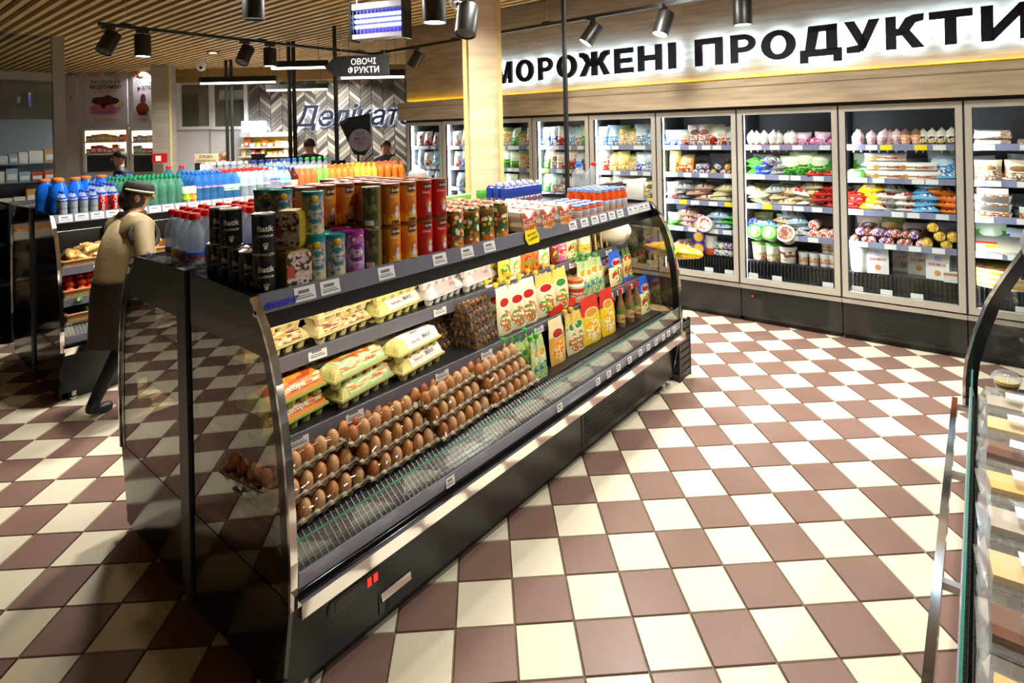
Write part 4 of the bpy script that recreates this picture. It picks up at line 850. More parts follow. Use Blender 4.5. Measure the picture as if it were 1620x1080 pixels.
tubC(fz(6, 4, .44, .22)); tubC(fz(6, 4, .46, .2)+Vector((0, 0, .25)), (R(65), 0, Z.a), 'white ice cream tub tipped to show its chocolate lid')
tubW = tub_mk('small white lidded dessert cup', .048, .11, pkg('cup_mix', '#e9e8e4', '#e9e8e4', '#e0b030', '#c84040', 2, .3, 4, .2, .7), WHITE)
for k, fx in enumerate((.62, .74, .86, .96)): tubW(fz(6, 4, fx, .22), 0, None, 'small white cups'); 
for fx in (.88, .97): tubW(fz(6, 4, fx, .24)+Vector((0, 0, .125)), 0, None, 'small white cups')
# door 7 (rolls and sacks)
for k in range(6): cone(7, 0, .05+.085*k, CN2, 'pink paper ice cream cone on the freezer top shelf', 'pink cones', random.uniform(-10, 10), random.uniform(-16, 16))
for k in range(2): cone(7, 0, .56+.1*k, CN3, 'blue and orange ice cream cone on the freezer top shelf', 'blue cones')
for k in range(4): cone(7, 0, .72+.085*k, CN4, 'yellow ice cream cone on the freezer top shelf', 'yellow cones', random.uniform(-6, 6))
for k in range(4): bag(7, 1, .05+.06*k, ('tan', 'green', 'clearveg', 'tan')[k], .14, .13, 1, .13)
EB = pkg('eskimo_bag', '#e4e2df', '#e4e2df', '#c8a050', None, 2, .3, 3, .1, .6); RT_ = mat('red_ink', '#c03028', .5)
def eskb():
    t = thing('frozen_dessert_pack', 'white long ESKIMOS dessert pack with red lettering', 'dessert', group='white long dessert packs')
    ob('wrapper', pillow_mb(.34, .085, .07).build('wrapper', EB), t); ob('lettering', text('ESKIMOS', .035, RT_, .01), t, (.07, -.038, .03))
    ob('picture', MB().lathe([(.022, 0), (.022, .003)], 14).build('picture', mat('pic_gold', '#c9a14a', .5)), t, (-.08, -.034, .042), (R(90), 0, 0)); return t
EP = Proto(eskb)
for k, (fx, dz) in enumerate(((.38, 0), (.38, .08), (.36, .16), (.66, .0), (.64, .08))): EP(fz(7, 1, fx, .13+.03*(k % 3))+Vector((0, 0, dz)), Z.a)
for k in range(4): bag(7, 1, .9, 'sky', .26, .2, 1, .12, 1) if k == 0 else bag(7, 1, .9, 'sky', .26, .2, 0, .14+.05*k)
for fx, c, n in ((.06, 'red', 3), (.2, 'yellow', 4), (.38, 'white', 3), (.5, 'grey', 4), (.6, 'white', 3), (.76, 'sky', 5), (.92, 'orange', 4)): bag(7, 2, fx, c, .26, .2, 1, .15, n)
rr = random.Random(4)
for k in range(17):
    row = k % 3; c = 'yellow' if k > 11 else rr.choice(('redw', 'blue', 'red'))
    roll(7, 3, .04+.058*k, (.0, .075, .0)[row] + (.075 if k in (13, 14) else 0), c, .036 if c != 'yellow' else .044, .2, {'yellow': 'yellow rolled ice cream with round end piled on the fourth shelf'}.get(c, 'red and blue rolled ice cream with round end piled on the fourth shelf'), dep=.12)
for k in range(8): c = rr.choice(('redw', 'blue')); roll(7, 3, .09+.075*k, .07, c, .034, .2, 'red and blue rolled ice cream with round end piled on the fourth shelf', dep=.16)
tubB = tub_mk('plain tall white bucket beside paper sacks', .085, .225, WHITE, WHITE); tubB(fz(7, 4, .08, .2))
def sackm():
    t = thing('paper_sack', 'white ESKIMOS paper sack with red lettering', 'bag', group='white paper sacks on the freezer deck')
    mb = MB(); mb.prism([(-.05, 0), (.05, 0), (.05, .15), (.012, .235), (-.012, .235), (-.05, .15)], -.085, .085, 'x'); ob('sack', mb.build('sack', mat('sack_white', '#e9e7e4', .45, var=.03)), t)
    ob('lettering', text('ESKIMOS', .032, RT_, .012), t, (0, -.052, .122)); ob('emblem', MB().lathe([(.026, 0), (.026, .003)], 14).build('emblem', mat('emblem_lilac', '#b9bfe6', .5)), t, (0, -.034, .185), (R(67), 0, 0))
    ob('picture', MB().lathe([(.024, 0), (.024, .003)], 12).build('picture', mat('pic_orange', '#d08a4a', .5)), t, (.0, -.05, .06), (R(90), 0, 0)); return t
SK = Proto(sackm)
for fx, dep, yw in ((.26, .2, 8), (.5, .42, 0), (.66, .34, -6), (.84, .22, -14), (.9, .34, -10)): SK(fz(7, 4, fx, dep), Z.a+R(yw))
cb = thing('cake_box', 'low white cake box with orange print at the end of the deck', 'box', fz(7, 4, .98, .2), Z.a); ob('carton', bx('carton', pkg('cakebox', '#efece6', '#e08a3a', None, None, .7), -.08, .08, -.08, .08, 0, .08), cb); ob('lid_edge', bx('lid_edge', WHITE, -.083, .083, -.083, .083, .08, .086), cb)
# door 8 (pies and cakes)
PIE = pkg('pie_tray', '#c8803a', '#d9a05a', '#8a4a1c', '#f0e0c4', 2, .4, 7, 0, 1)
def piem():
    t = thing('pastry_tray', 'clear tray of small golden pastries with white label', 'pastries', group='trays of pastries'); ob('pastries', MB().box(-.12, .12, -.08, .08, 0, .06, 0, .01, .01).build('pastries', PIE), t)
    ob('label', bx('label', PAPER, -.07, .05, -.083, -.08, .012, .055), t); ob('cover', MB().box(-.125, .125, -.085, .085, 0, .072, 0, .01, .01).build('cover', PLAST), t); return t
PT = Proto(piem)
for fx, dz in ((.16, 0), (.16, .075), (.5, 0), (.8, 0)): PT(fz(8, 0, fx, .2)+Vector((0, 0, dz)), Z.a)
for k, (fx, c) in enumerate(((.12, 'tan'), (.24, 'white'), (.36, 'tan'), (.5, 'grey'), (.62, 'red'), (.75, 'grey'), (.9, 'teal'))): bag(8, 1, fx, c, .18, .18, k % 2)
def tray_pack(nm, m1):
    def mk():
        t = thing('meal_tray', nm, 'meal tray'); ob('tray', MB().box(-.11, .11, -.08, .08, 0, .06, 0, -.012, -.012).build('tray', m1), t); ob('sleeve', bx('sleeve', pkg('sleeve', '#eceae4', '#eceae4', '#d08a3a', '#7a3020', 2), -.1, .1, -.097, -.088, .0, .12), t)
        ob('lid', bx('lid', PLAST, -.125, .125, -.095, .095, .06, .07), t); return t
    return Proto(mk)
TP1 = tray_pack('white foam meal tray stack', WHITE); TP2 = tray_pack('clear meal tray with food photo sleeve', PLAST)
for k in range(3): TP1(fz(8, 2, .15, .2)+Vector((0, 0, .071*k)), Z.a, 'white foam meal tray in the low stack by the pies', 'foam meal trays')
TP2(fz(8, 2, .48, .2), Z.a); TP2(fz(8, 2, .82, .2), Z.a+R(10), 'clear meal tray with food photo sleeve, turned a little', None)
ck = thing('cake_tray', 'large round pale cake tray leaning towards the glass', 'cake', fz(8, 3, .26, .36)+Vector((0, 0, .06)), (R(14), 0, Z.a)); ob('disc', MB().lathe([(.25, -.02), (.265, .0), (.265, .03), (.255, .045), (0, .05)], 32).build('disc', mat('cake_pale', '#d5cdb8', .4, var=.06)), ck)
ob('label', bx('label', REDPAPER, -.2, -.06, -.12, -.09, .048, .052), ck); ob('label', bx('label', YELPAPER, -.14, -.06, -.2, -.16, .047, .052), ck)
for k in range(3): 
    c4 = thing('cake_disc', 'round yellow-edged cake in the stack at the bottom of the pie freezer', 'cake', fz(8, 4, .25, .34)+Vector((0, 0, .05*k)), Z.a, 'stacked round cakes'); ob('cake', MB().lathe([(.25, 0), (.26, .01), (.26, .036), (.25, .046), (0, .047)], 32, ms=[0, 1, 0, 2]).build('cake', mat('cake_cream', '#efe6d2', .5), mat('cake_gold', '#dfa93a', .5), pkg('caketop', '#d9b050', '#d9b050', '#b8502a', '#7f9a3a', 2, .4, 6, 0, 1)), c4)
    ob('board', MB().lathe([(.262, -.004), (.262, 0)], 24).build('board', WHITE), c4)
for sh, c in enumerate(('white', 'tan', 'white', 'yellow', 'grey')): bag(9, sh, .2, c); bag(9, sh, .5, c)

# back rows filling the shelves behind the front goods
rr = random.Random(31)
for i in (5, 6, 7, 8):
    for sh in (1, 2, 3):
        for k in range(4):
            c = rr.choice(('white', 'fish', 'tan', 'red', 'clearveg', 'green', 'blue', 'meat', 'yellow')); bag(i, sh, (k+.5)/4+rr.uniform(-.05, .05), c, rr.uniform(.17, .22), .2, 0, .42)
# ================================================================== goods in the egg case
def EW(u, w, z): return E.W(u, w, z)
CL, CDp, CH = .325, .135, .09             # egg carton
def carton_meshes(key, pulp):
    def mk():
        b = MB(); n = 5; cup = CL/n*.96
        for i in range(n):
            for j in range(2):
                x = -CL/2+.006+(i+.5)*(CL-.012)/n; y = -CDp/4+j*CDp/2
                b.prism([(0, 0)], 0, 0) if False else None
                b.lathe([(cup*.30, 0), (cup*.48, .036)], 8, c=(x, y, 0))
        b.box(-CL/2, CL/2, -CDp/2, CDp/2, .034, .044)
        return b.build('base', pulp)
    def mkl():
        l = MB(); a, c = CL/2-.006, CDp/2-.005
        l.v = [(-a, -c, .045), (a, -c, .045), (a, c, .045), (-a, c, .045), (-a+.012, -c+.01, .066), (a-.012, -c+.01, .066), (a-.012, c-.01, .066), (-a+.012, c-.01, .066), (-a+.045, -c+.03, CH), (a-.045, -c+.03, CH), (a-.045, c-.03, CH), (-a+.045, c-.03, CH)]
        for o in (0, 4):
            for k in range(4): l.face([o+k, o+(k+1) % 4, o+4+(k+1) % 4, o+4+k], 0, True)
        l.face([8, 9, 10, 11])
        for x in (-a+.03, a-.03):
            for y in (-c*.5, c*.5): l.ball((x, y, .052), .027, .027, .03, 8, 6)
        return l.build('lid', pulp, sharp=50)
    return cm(('cb', key), mk), cm(('cl', key), mkl)
def carton_proto(key, pulp, lab, lm, words=(), x0=-.075, x1=.12):
    def mk():
        bm_, lm_ = carton_meshes(key, pulp); t = thing('egg_carton', lab, 'egg carton'); ob('base', bm_, t); l_ = ob('lid', lm_, t)
        a, c = CL/2, CDp/2
        q = [(-c+.0035, .046), (-c+.0125, .067), (-c+.034, CH+.0015), (c-.034, CH+.0015), (c-.034, CH-.002), (-c+.036, CH-.002), (-c+.015, .066), (-c+.006, .046)]
        lb = ob('label', MB().prism(q, x0, x1, 'x').build('label', lm), l_)
        for (s, sz, m_, xx, top) in words:
            if top: ob('lettering', text(s, sz, m_, .015), lb, (xx, -.01, CH+.003), (R(-90), 0, 0))
            else: ob('lettering', text(s, sz, m_, .015), lb, (xx, -c+.0105, .0695), (R(-42), 0, 0))
        return t
    return Proto(mk)
BEI = mat('pulp_beige', '#d9c78e', .85, var=.08, scale=90, bump=.15); YPU = mat('pulp_yellow', '#e2d588', .85, var=.06, scale=90, bump=.15); GPU = mat('pulp_lime', '#b4bf5c', .85, var=.06, scale=90, bump=.15); FOAM = mat('foam_white', '#e9e2df', .7, var=.03)
INKR = mat('label_red', '#c2352a', .5); CRMI = mat('label_cream', '#f2e6c8', .5); DKI = mat('label_dark', '#3b3a36', .5)
PB = carton_proto('bei', BEI, 'beige egg carton with brown and egg-photo label', pkg('lab_brown', '#d89a48', '#d89a48', '#7b3a2a', '#f3dfae', 2, .5, 3, 0, 1), [('Фермерські', .022, PAPER, .03, 1), ('яйця', .022, CRMI, -.04, 0)], -.12, .12)
PM = carton_proto('yel', YPU, 'pale yellow egg carton with white MAX label', mat('lab_white', '#ece8dc', .5, var=.03), [('MAX', .03, GREYINK, .06, 0), ('Yasensvit', .018, INKR, -.03, 0), ('MAX', .026, GREYINK, .02, 1)], -.09, .145)
PF_ = carton_proto('foam', FOAM, 'white and pink foam egg carton', mat('lab_pink', '#e6b9bb', .5, var=.04), [('EKO', .022, GREYINK, .06, 0)], -.08, .09)
PO = carton_proto('lime', GPU, 'lime green egg carton with orange label', pkg('lab_orange', '#e08a2c', '#eda54a', '#f4dca0', '#c8501c', 2, .5, 2.5, .3, 1), [('асорті', .03, PAPER, .02, 0), ('Eggs', .02, CRMI, -.03, 1)], -.115, .15)
PG = carton_proto('lime2', mat('pulp_lime2', '#cfc981', .85, var=.06, scale=90, bump=.15), 'green-labelled egg carton with salad picture', pkg('lab_green', '#a9d08a', '#c7dfae', '#e8762c', '#f3e9b8', 2, .5, 3, .2, 1), [('Домашні', .022, mat('label_green', '#2f7a3c', .5), -.03, 1), ('Яйця', .02, INKR, .06, 0)], -.11, .15)
z1, z2, zd = S1[1], S2[1], DK[1]
def place(pr, u, w, z, yaw=0, lab=None, g=None): return pr(EW(u, w, z), E.a+R(yaw), lab, g)
YW = 9
for k in range(3): place(PB, .20-.012*k, .46+.02*k, z1+.082*k, YW, ('beige egg carton with brown egg-photo label in the stack beside the end glass', 'beige cartons by the end glass')[0], 'beige cartons by the end glass')
for k in range(3): place(PB, .525, .46+(.1 if k == 2 else 0), z1+.082*k, YW, 'beige egg carton with brown egg-photo label in the stack beside the pale yellow cartons', 'beige cartons, second stack')
for k in range(2): place(PM, .86, .47+.02*k, z1+.082*k, YW, 'pale yellow MAX egg carton on the upper shelf', 'yellow MAX cartons, upper shelf')
for k in range(2): place(PF_, 1.19-.02*k, .48+.02*k, z1+.082*k, YW, 'white and pink foam egg carton beside the yellow cartons', 'foam cartons')
for k in range(2): place(PF_, 1.50-.02*k, .50, z1+.082*k, YW, 'white and pink foam egg carton beside the sauce pouches', 'foam cartons, second stack')
place(PF_, 1.1, .62, z1+.164, YW, 'white and pink foam egg carton at the back on top of the pile')
for k in range(2): place(PO, .20-.01*k, .33, z2+.085*k, YW, 'lime egg carton with orange label at the end of the middle shelf', 'orange-label cartons')
for k in range(2): place(PO, .19-.01*k, .49, z2+.085*k, YW, 'lime egg carton with orange label behind the front pair', 'orange-label cartons, back')
for k in range(2): place(PG, .55-.025*k, .33+.015*k, z2+.085*k, YW, 'green-labelled egg carton with salad picture', 'green-label cartons')
place(PG, .50, .50, z2+.09, YW, 'green-labelled egg carton at the back of the middle shelf')
for k in range(2): place(PM, .885-.012*k, .335+.01*k, z2+.085*k, YW, 'pale yellow MAX egg carton at the front of the middle shelf', 'yellow MAX cartons, middle shelf front')
for k in range(3): place(PM, .82, .49, z2+.085*k, YW, 'pale yellow MAX egg carton at the back of the middle shelf', 'yellow MAX cartons, middle shelf back')
# quail egg packs
QE = NT('quail_shell'); v_ = QE.noise(55, QE.coord('Object'), 3); QE.pbr(QE.ramp(v_, [(.3, srgb('#8a5a26')), (.46, srgb('#6a3d14')), (.52, srgb('#2c1708')), (.9, srgb('#2c1708'))]), .35); QE = QE.m
qm = MB().ball((0, 0, .017), .0185, .0185, .0235, 8, 6, egg=.1).build('quail_egg', QE)
def quail():
    t = thing('quail_egg_pack', 'clear plastic pack of speckled brown quail eggs', 'quail eggs', group='quail egg packs')
    ob('tray', MB().box(-.125, .125, -.083, .083, 0, .012, 0, -.003, -.003).build('tray', PLAST), t)
    for i in range(6):
        for j in range(4): ob('quail_egg', qm, t, (-.1+.04*i, -.06+.04*j, .004), (.2*(i % 2), 0, i+j))
    ob('cover', MB().box(-.125, .125, -.083, .083, .012, .05, 0, .012, .01).build('cover', FILM), t); return t
QP = Proto(quail)
for (u, w, n) in ((1.34, .33, 5), (1.15, .45, 4), (1.45, .52, 5)):
    for k in range(n): place(QP, u-.008*k, w+.012*k, z2+.051*k, 10+4*(k % 2), None, 'quail egg packs')
# wrapped egg trays
EGM = [mat('egg_brown_%d' % i, c, .38, var=.08, scale=40) for i, c in enumerate(('#b5713f', '#c4854f', '#a8602f', '#d3a070'))]
egs = [MB().ball((0, 0, .035), .0265, .0265, .035, 10, 8, egg=.12).build('egg', m_) for m_ in EGM]
PULP = mat('pulp_grey', '#b9ae98', .9, var=.08, scale=80, bump=.2)
def tray30():
    t = thing('egg_tray', 'grey pulp tray of brown eggs wrapped in film', 'egg tray', group='wrapped egg trays')
    nx, ny, p = 6, 4, .0615; L_, W_ = nx*p, ny*p
    mb = MB()
    def fn(a, b):
        x = (a-.5)*(L_+.02); y = (b-.5)*(W_+.02)
        zz = .022+.017*math.cos(2*PI*(x/p+.5*(nx % 2 == 0)+.5))*math.cos(2*PI*(y/p+.5*(ny % 2 == 0)+.5))
        e = max(abs(a-.5), abs(b-.5))*2
        return (x, y, zz if e < .96 else .03)
    mb.grid(fn, nx*6, ny*6); mb.grid(lambda a, b: tuple(x+d for x, d in zip(fn(1-a, b), (0, 0, -.008))), nx*6, ny*6)
    ob('tray', mb.build('tray', PULP, sharp=0), t); rr = random.Random(2)
    for i in range(nx):
        for j in range(ny): ob('egg', egs[rr.randrange(4)], t, ((i-(nx-1)/2)*p, (j-(ny-1)/2)*p, .012+rr.uniform(-.002, .002)), rr.uniform(0, 6))
    ob('film', MB().grid(lambda a, b: ((a-.5)*(L_+.012), (b-.5)*(W_+.012), .030+.052*(1-abs(2*a-1)**7)*(1-abs(2*b-1)**7)*(.93+.07*math.cos(2*PI*nx*a)*math.cos(2*PI*ny*b))), 24, 16).build('film', FILM, sharp=0), t)
    ob('sticker', bx('sticker', PAPER, -.02, .02, -.015, .012, .083, .085), t); return t
TR = Proto(tray30)
for si, (u, wb) in enumerate(((.22, .19), (.60, .19), (.985, .19), (1.375, .20))):
    for k in range(3):
        TR(EW(u-.035*k, wb+.03*k, zd+.077*k), (R(-0), 0, E.a+R(4+2*k-3*(si % 2))), 'film-wrapped egg tray, %s of the %s' % (('bottom', 'middle', 'top')[k], ('stack beside the end glass', 'second stack from the end glass', 'third stack from the end glass', 'stack beside the green pouches')[si]), 'wrapped egg trays')
place(TR, .42, .52, zd+.16, 0, 'film-wrapped egg tray at the back between the stacks')
# pouches
WHI_ = mat('film_white', '#f0eee8', .4)
SAUCE = {}; LG_ = ('#c8302a', '#e0a028', '#b8281c', '#3f8a3a')
def sauce(key, base, top, s1, s2, cap, split=.7, lo=.05, hi=.5): SAUCE[key] = (pkg('pouch_'+key, base, top, s1, s2, split, .25, 2.2, lo, hi, 0, len(SAUCE), None, (LG_[len(SAUCE) % 4], .66, .3, .09), (.28, .40, .22)), mat('cap_'+key, cap, .35) if cap else None)
sauce('mayo', '#efe0a0', '#f2ead0', '#d9a53a', '#7fae3e', '#f0c828'); sauce('lemon', '#f0d85a', '#f6efc4', '#e8a23a', '#4f9a3a', '#f0d020'); sauce('ketchup', '#e0772c', '#c0281c', '#b52818', '#5c9c3a', '#f0c828'); sauce('white', '#ece8dc', '#dfe9d0', '#8fbf4a', '#e0c040', '#f0d838')
sauce('darkred', '#8c2a22', '#a83a2a', '#e0a03a', '#4c8a3a', None); sauce('pink', '#d86aa8', '#e89ac6', '#c83a2a', '#f0d890', None); sauce('bluebag', '#f0e4b0', '#2f62c8', '#c8382c', '#7fae4a', None, .55); sauce('jarlab', '#f0e6b8', '#f0e6b8', '#c8382c', None, None)
sauce('sachet', '#d8c07a', '#5a8a3a', '#c83a2a', '#3f6a2a', None); sauce('olive', '#d3dcae', '#b9cc8c', '#3f7fa0', '#7fae3e', '#46b02c'); sauce('meatp', '#eadfb8', '#e2c060', '#d5694a', '#5fa03c', '#f0c828'); sauce('salad', '#e8dcae', '#e8c860', '#5fae3a', '#d84a34', '#f0c828')
sauce('provans', '#f0b24a', '#f6e0a8', '#e0702c', '#f4dca0', None, .6); sauce('yellowred', '#f4cf24', '#d83a24', '#e8942c', '#f8f0d0', None, .62); sauce('cucum', '#e9e0b8', '#f0ead0', '#4f9a3e', '#e0603a', '#f0d030', .8); sauce('greenp', '#a9cf4c', '#c8e08a', '#5fa02c', '#f0ecd0', '#2fb43a')
def pouch(key, u, w, z, wd, h, lab, g=None, yaw=0, cap='side', thick=.055):
    m_, c = SAUCE[key]; t = thing('sauce_pouch', lab, 'sauce pouch', EW(u, w, z), (R(-6), 0, E.a+R(yaw)), g or lab)
    ob('pouch', pouch_mesh(m_, .12, .22, thick), t, (0, 0, 0), 0, (wd/.12, 1, h/.22))
    if key == 'bluebag': ob('lettering', text('ЧУМАК', .026, WHI_, .02), t, (0, -.022, h*.70), (R(8), 0, 0))
    if c and cap:
        x = -wd*.38 if cap == 'side' else 0
        ob('spout', cm(('spout', key), lambda: MB().lathe([(.009, 0), (.009, .018), (.015, .018), (.017, .03), (.015, .042), (0, .043)], 10, ms=[1, 1, 0, 0, 0]).build('spout', c, WHITE)), t, (x, 0, h-.008))
    return t
def ux(x, w, z):                           # u where a pixel column meets the shelf line
    lo, hi = -.5, 4.5
    for _ in range(40):
        m = (lo+hi)/2; q = EW(m, w, z)-CAM
        if 810+q.dot(cr)*F_PX/q.dot(FWD) < x: lo = m
        else: hi = m
    return m
w1_, w2_, wd_ = S1[0]+.06, S2[0]+.065, .17
N1 = [(799, 'lemon', .125, .21), (817, 'white', .10, .21), (835, 'ketchup', .13, .22), (848, 'ketchup', .07, .2), (862, 'white', .115, .2), (878, 'darkred', .09, .19), (890, 'pink', .11, .2), (905, 'bluebag', .14, .22)]
LB1 = {'lemon': 'yellow and white mayonnaise pouch with blue corner on the upper shelf', 'white': 'white sauce pouch with lemon print on the upper shelf', 'ketchup': 'orange and red ketchup pouch on the upper shelf', 'darkred': 'dark red sauce pouch on the upper shelf', 'pink': 'pink sauce pouch on the upper shelf', 'bluebag': 'blue-topped mayonnaise bag on the upper shelf'}
for x, k, wd, h in N1:
    for r in range(2): pouch(k, ux(x, w1_, z1+.1)+.01*r, w1_+.085*r, z1, wd, h, LB1[k], None, random.uniform(-5, 18), None if k in ('darkred', 'pink', 'bluebag') else 'side')
for n in range(6):
    for r in range(2): pouch('sachet', ux(933+9*n, w1_, z1+.1), w1_+.1*r, z1, .075, .2+.004*n, 'narrow green and tan spice sachet on the upper shelf', None, 40, None, .03)
for n in range(2): pouch('darkred', ux(966+9*n, w1_, z1+.1), w1_+.02, z1, .09, .22, 'dark red and pink sauce pouch beside the white plastic bag', None, 20, None)
JARL = SAUCE['jarlab'][0]
def jar_mk(nm, r, h, body, lid, lab_):
    def mk():
        t = thing('jar', nm, 'jar'); ob('glass', MB().lathe([(r*.92, 0), (r, .01), (r, h*.74), (r*.82, h*.84), (r*.82, h*.88)], 18).build('glass', body), t)
        ob('lid', MB().lathe([(r*.88, h*.86), (r*.9, h*.87), (r*.9, h*.98), (r*.84, h), (0, h)], 18).build('lid', lid), t); ob('label', MB().lathe([(r*1.012, h*.2), (r*1.012, h*.64)], 18).build('label', lab_), t); return t
    return Proto(mk)
MAYO = mat('mayonnaise', '#eee2bd', .35, var=.03); J1 = jar_mk('cream mayonnaise jar with red label and orange lid', .062, .155, MAYO, mat('lid_orange', '#d0703a', .3), pkg('jarlab2', '#e8dcb8', '#c0382c', '#c0382c', None, .6)); J1(EW(ux(914, w2_, z2+.05), w2_+.02, z2), E.a)
J1(EW(ux(905, w2_, z2+.05), w2_+.16, z2), E.a, 'cream mayonnaise jar with orange lid behind the front jar'); J2 = jar_mk('squat white mayonnaise tub jar beside the sachets', .055, .16, MAYO, mat('lid_blue', '#28489c', .3), SAUCE['lemon'][0]); J2(EW(ux(922, w1_, z1+.05), w1_, z1), E.a)
N2 = [(800, 'cucum', .14, .27), (820, 'cucum', .15, .26), (838, 'cucum', .16, .27), (865, 'meatp', .18, .26), (889, 'salad', .16, .26)]
LB2 = {'cucum': 'cream mayonnaise pouch with cucumber print and yellow cap on the middle shelf', 'meatp': 'yellow mayonnaise pouch with ham picture on the middle shelf', 'salad': 'yellow mayonnaise pouch with lettuce picture on the middle shelf'}
for x, k, wd, h in N2:
    for r in range(3): pouch(k if r == 0 else random.choice((k, 'ketchup')), ux(x, w2_, z2+.1)+.012*r, w2_+.08*r, z2, wd, h, LB2[k] if r == 0 else 'mayonnaise pouch in the back row of the middle shelf', None if r == 0 else 'back row pouches', random.uniform(-6, 10))
for n, x in enumerate((928, 937, 946, 955)):
    for r in range(2): pouch('olive', ux(x, w2_, z2+.1), w2_+.02+.09*r, z2, .13, .25-.01*(n % 2), 'pale green sauce pouch with bright green cap on the middle shelf', None, random.uniform(-12, 16))
for r in range(3): pouch('bluebag', ux(976, w2_, z2+.1)+.02*r, w2_+.08*r, z2, .22, .25, 'blue-topped mayonnaise bag with radish picture on the middle shelf', None, 4, None)
for n in range(2): pouch('sachet', ux(996+6*n, w2_, z2+.1), w2_+.03, z2, .1, .23, 'narrow tan sauce pouch at the far end of the middle shelf', None, 10, None)
for n, x in enumerate((815, 826, 838, 848, 858)):
    for r in range(2): pouch('greenp', ux(x, wd_, zd+.1), wd_+.02+.1*r, zd, .12, .24-.012*(n % 3), 'lime green mayonnaise pouch with green cap on the bottom deck', None, random.uniform(-10, 14))
for n, x in enumerate((848, 857)): pouch('olive', ux(x, wd_-.04, zd+.1), wd_-.05, zd, .1, .22, 'pale slim pouch with green cap at the front of the bottom deck', None, 8)
def lettered(t, s, y, sz=.03): ob('lettering', text(s, sz, mat('brown_ink', '#6a3a1c', .5), .012, .2), t, (0, -.034, y), (R(10), 0, 0))
lettered(pouch('provans', ux(882, wd_, zd+.1), wd_-.01, zd, .17, .27, 'large orange mayonnaise pouch lettered in brown on the bottom deck', None, 2, None), 'Провансаль', .17, .03)
pouch('ketchup', ux(900, wd_, zd+.1), wd_+.06, zd, .2, .3, 'tall red and yellow mayonnaise pouch with crest behind the orange pouch', None, 2)
for x, yw in ((908, 0), (917, 4)): pouch('salad', ux(x, wd_, zd+.1), wd_, zd, .15, .25, 'yellow pouch with tomato picture on the bottom deck', None, yw)
for r, x in enumerate((938, 932)): pouch('yellowred', ux(x, wd_, zd+.1), wd_+.07*r, zd, .24, .3, 'large bright yellow and red mayonnaise bag on the bottom deck', None, 0, None)
pouch('yellowred', ux(962, wd_, zd+.1), wd_-.01, zd, .19, .31, 'tall bright yellow bag with red crest on the bottom deck', None, 0, None)
def sbot_mk(nm, liq, cap):
    def mk():
        t = thing('sauce_bottle', nm, 'bottle'); ob('bottle', MB().lathe([(.03, 0), (.032, .01), (.032, .11), (.012, .17), (.012, .2)], 14).build('bottle', liq), t); ob('cap', MB().lathe([(.014, .198), (.014, .225), (0, .226)], 10).build('cap', cap), t); ob('label', MB().lathe([(.0325, .03), (.0325, .1)], 14).build('label', SAUCE['sachet'][0]), t); return t
    return Proto(mk)
SB = sbot_mk('slim brown sauce bottle with red cap on the bottom deck', mat('sauce_brown', '#8a6a4a', .2, var=.3), mat('cap_red', '#d02a20', .3))
for x, dw in ((982, 0), (989, .05), (996, 0), (1002, .06), (1007, 0)): SB(EW(ux(x, wd_, zd+.1), wd_+dw, zd), E.a, None, 'slim sauce bottles', (1.1, 1.1, 1.2))
for r, x in enumerate((1022, 1012)): pouch('bluebag', ux(x, wd_, zd+.1), wd_+.08*r, zd, .2, .28, 'blue-topped mayonnaise bag with tomato picture on the bottom deck', None, 4, None)

# ================================================================== tins and jars on top of the egg case
zt_ = ZT
TINB = floral('batik_pattern', ['#3c3c40', '#55555a', '#77767a', '#2a2a2d'], '#26262a', 160, .3, .5); TING = mat('batik_black', (.018, .018, .02), .22); SILV = mat('tin_rim', (.55, .5, .42), .25, 1); WHI = mat('print_white', '#e8e4da', .5)
def batik():
    t = thing('tea_tin', 'black Batik tea tin with silver lettering', 'tin', group='black tea tins'); r, h = .042, .152
    oc = [(r*1.08*math.cos(PI/8+i*PI/4)*(1 if i % 2 else 1), r*1.08*math.sin(PI/8+i*PI/4)) for i in range(8)]
    ob('body', MB().lathe([(r, .004), (r, h-.004)], 20, ms=[0]).build('body', TING), t)
    ob('pattern', MB().grid(lambda a, b: (-(r+.0006)*math.cos(-1.1+2.2*a), -(r+.0006)*math.sin(-1.1+2.2*a)+0, .006+b*(h-.012)), 8, 1).build('pattern', TINB), t)
    ob('rim', MB().lathe([(r+.001, 0), (r+.0015, .005), (r, .006)], 20).build('rim', SILV), t); ob('rim', MB().lathe([(r, h-.006), (r+.0015, h-.004), (r+.001, h), (r-.005, h-.002), (0, h-.002)], 20).build('rim', SILV), t)
    ob('lettering', text('Batik', .030, WHI, .02, 0, 0, 1, r+.0012), t, (0, 0, .088)); ob('lettering', text('PLATINUM', .0125, WHI, .01, 0, 0, 1, r+.0012), t, (0, 0, .066)); ob('emblem', text('♛', .03, WHI, .0, 0, 0, 1, r+.0012), t, (0, 0, .022))
    return t
BT = Proto(batik)
def tops(pr, u, w, n=1, yaw=0, lab=None, g=None, h=.152, scl=None):
    for k in range(n): pr(EW(u, w, zt_+h*k), E.a+R(yaw), lab, g, scl)
tops(BT, .075, .235, 2, -20, 'black Batik tea tin in the front stack of two', 'front stack of black tea tins')
for w in (.335, .43, .525, .62): tops(BT, .07, w, 1, -20, 'black Batik tea tin in the row along the case end', 'row of black tea tins')
for w in (.525, .62): BT(EW(.075, w-.02, zt_+.152), E.a-R(24), 'black Batik tea tin standing on the row along the case end', 'upper black tea tins')
BXF = pkg('truffle_box', '#b9a9a0', '#c9bdb6', '#4b3326', '#d8c8bc', 2, .35, 2.6, .1, .95); GOLDS = mat('box_gold', '#b59a28', .35, .3)
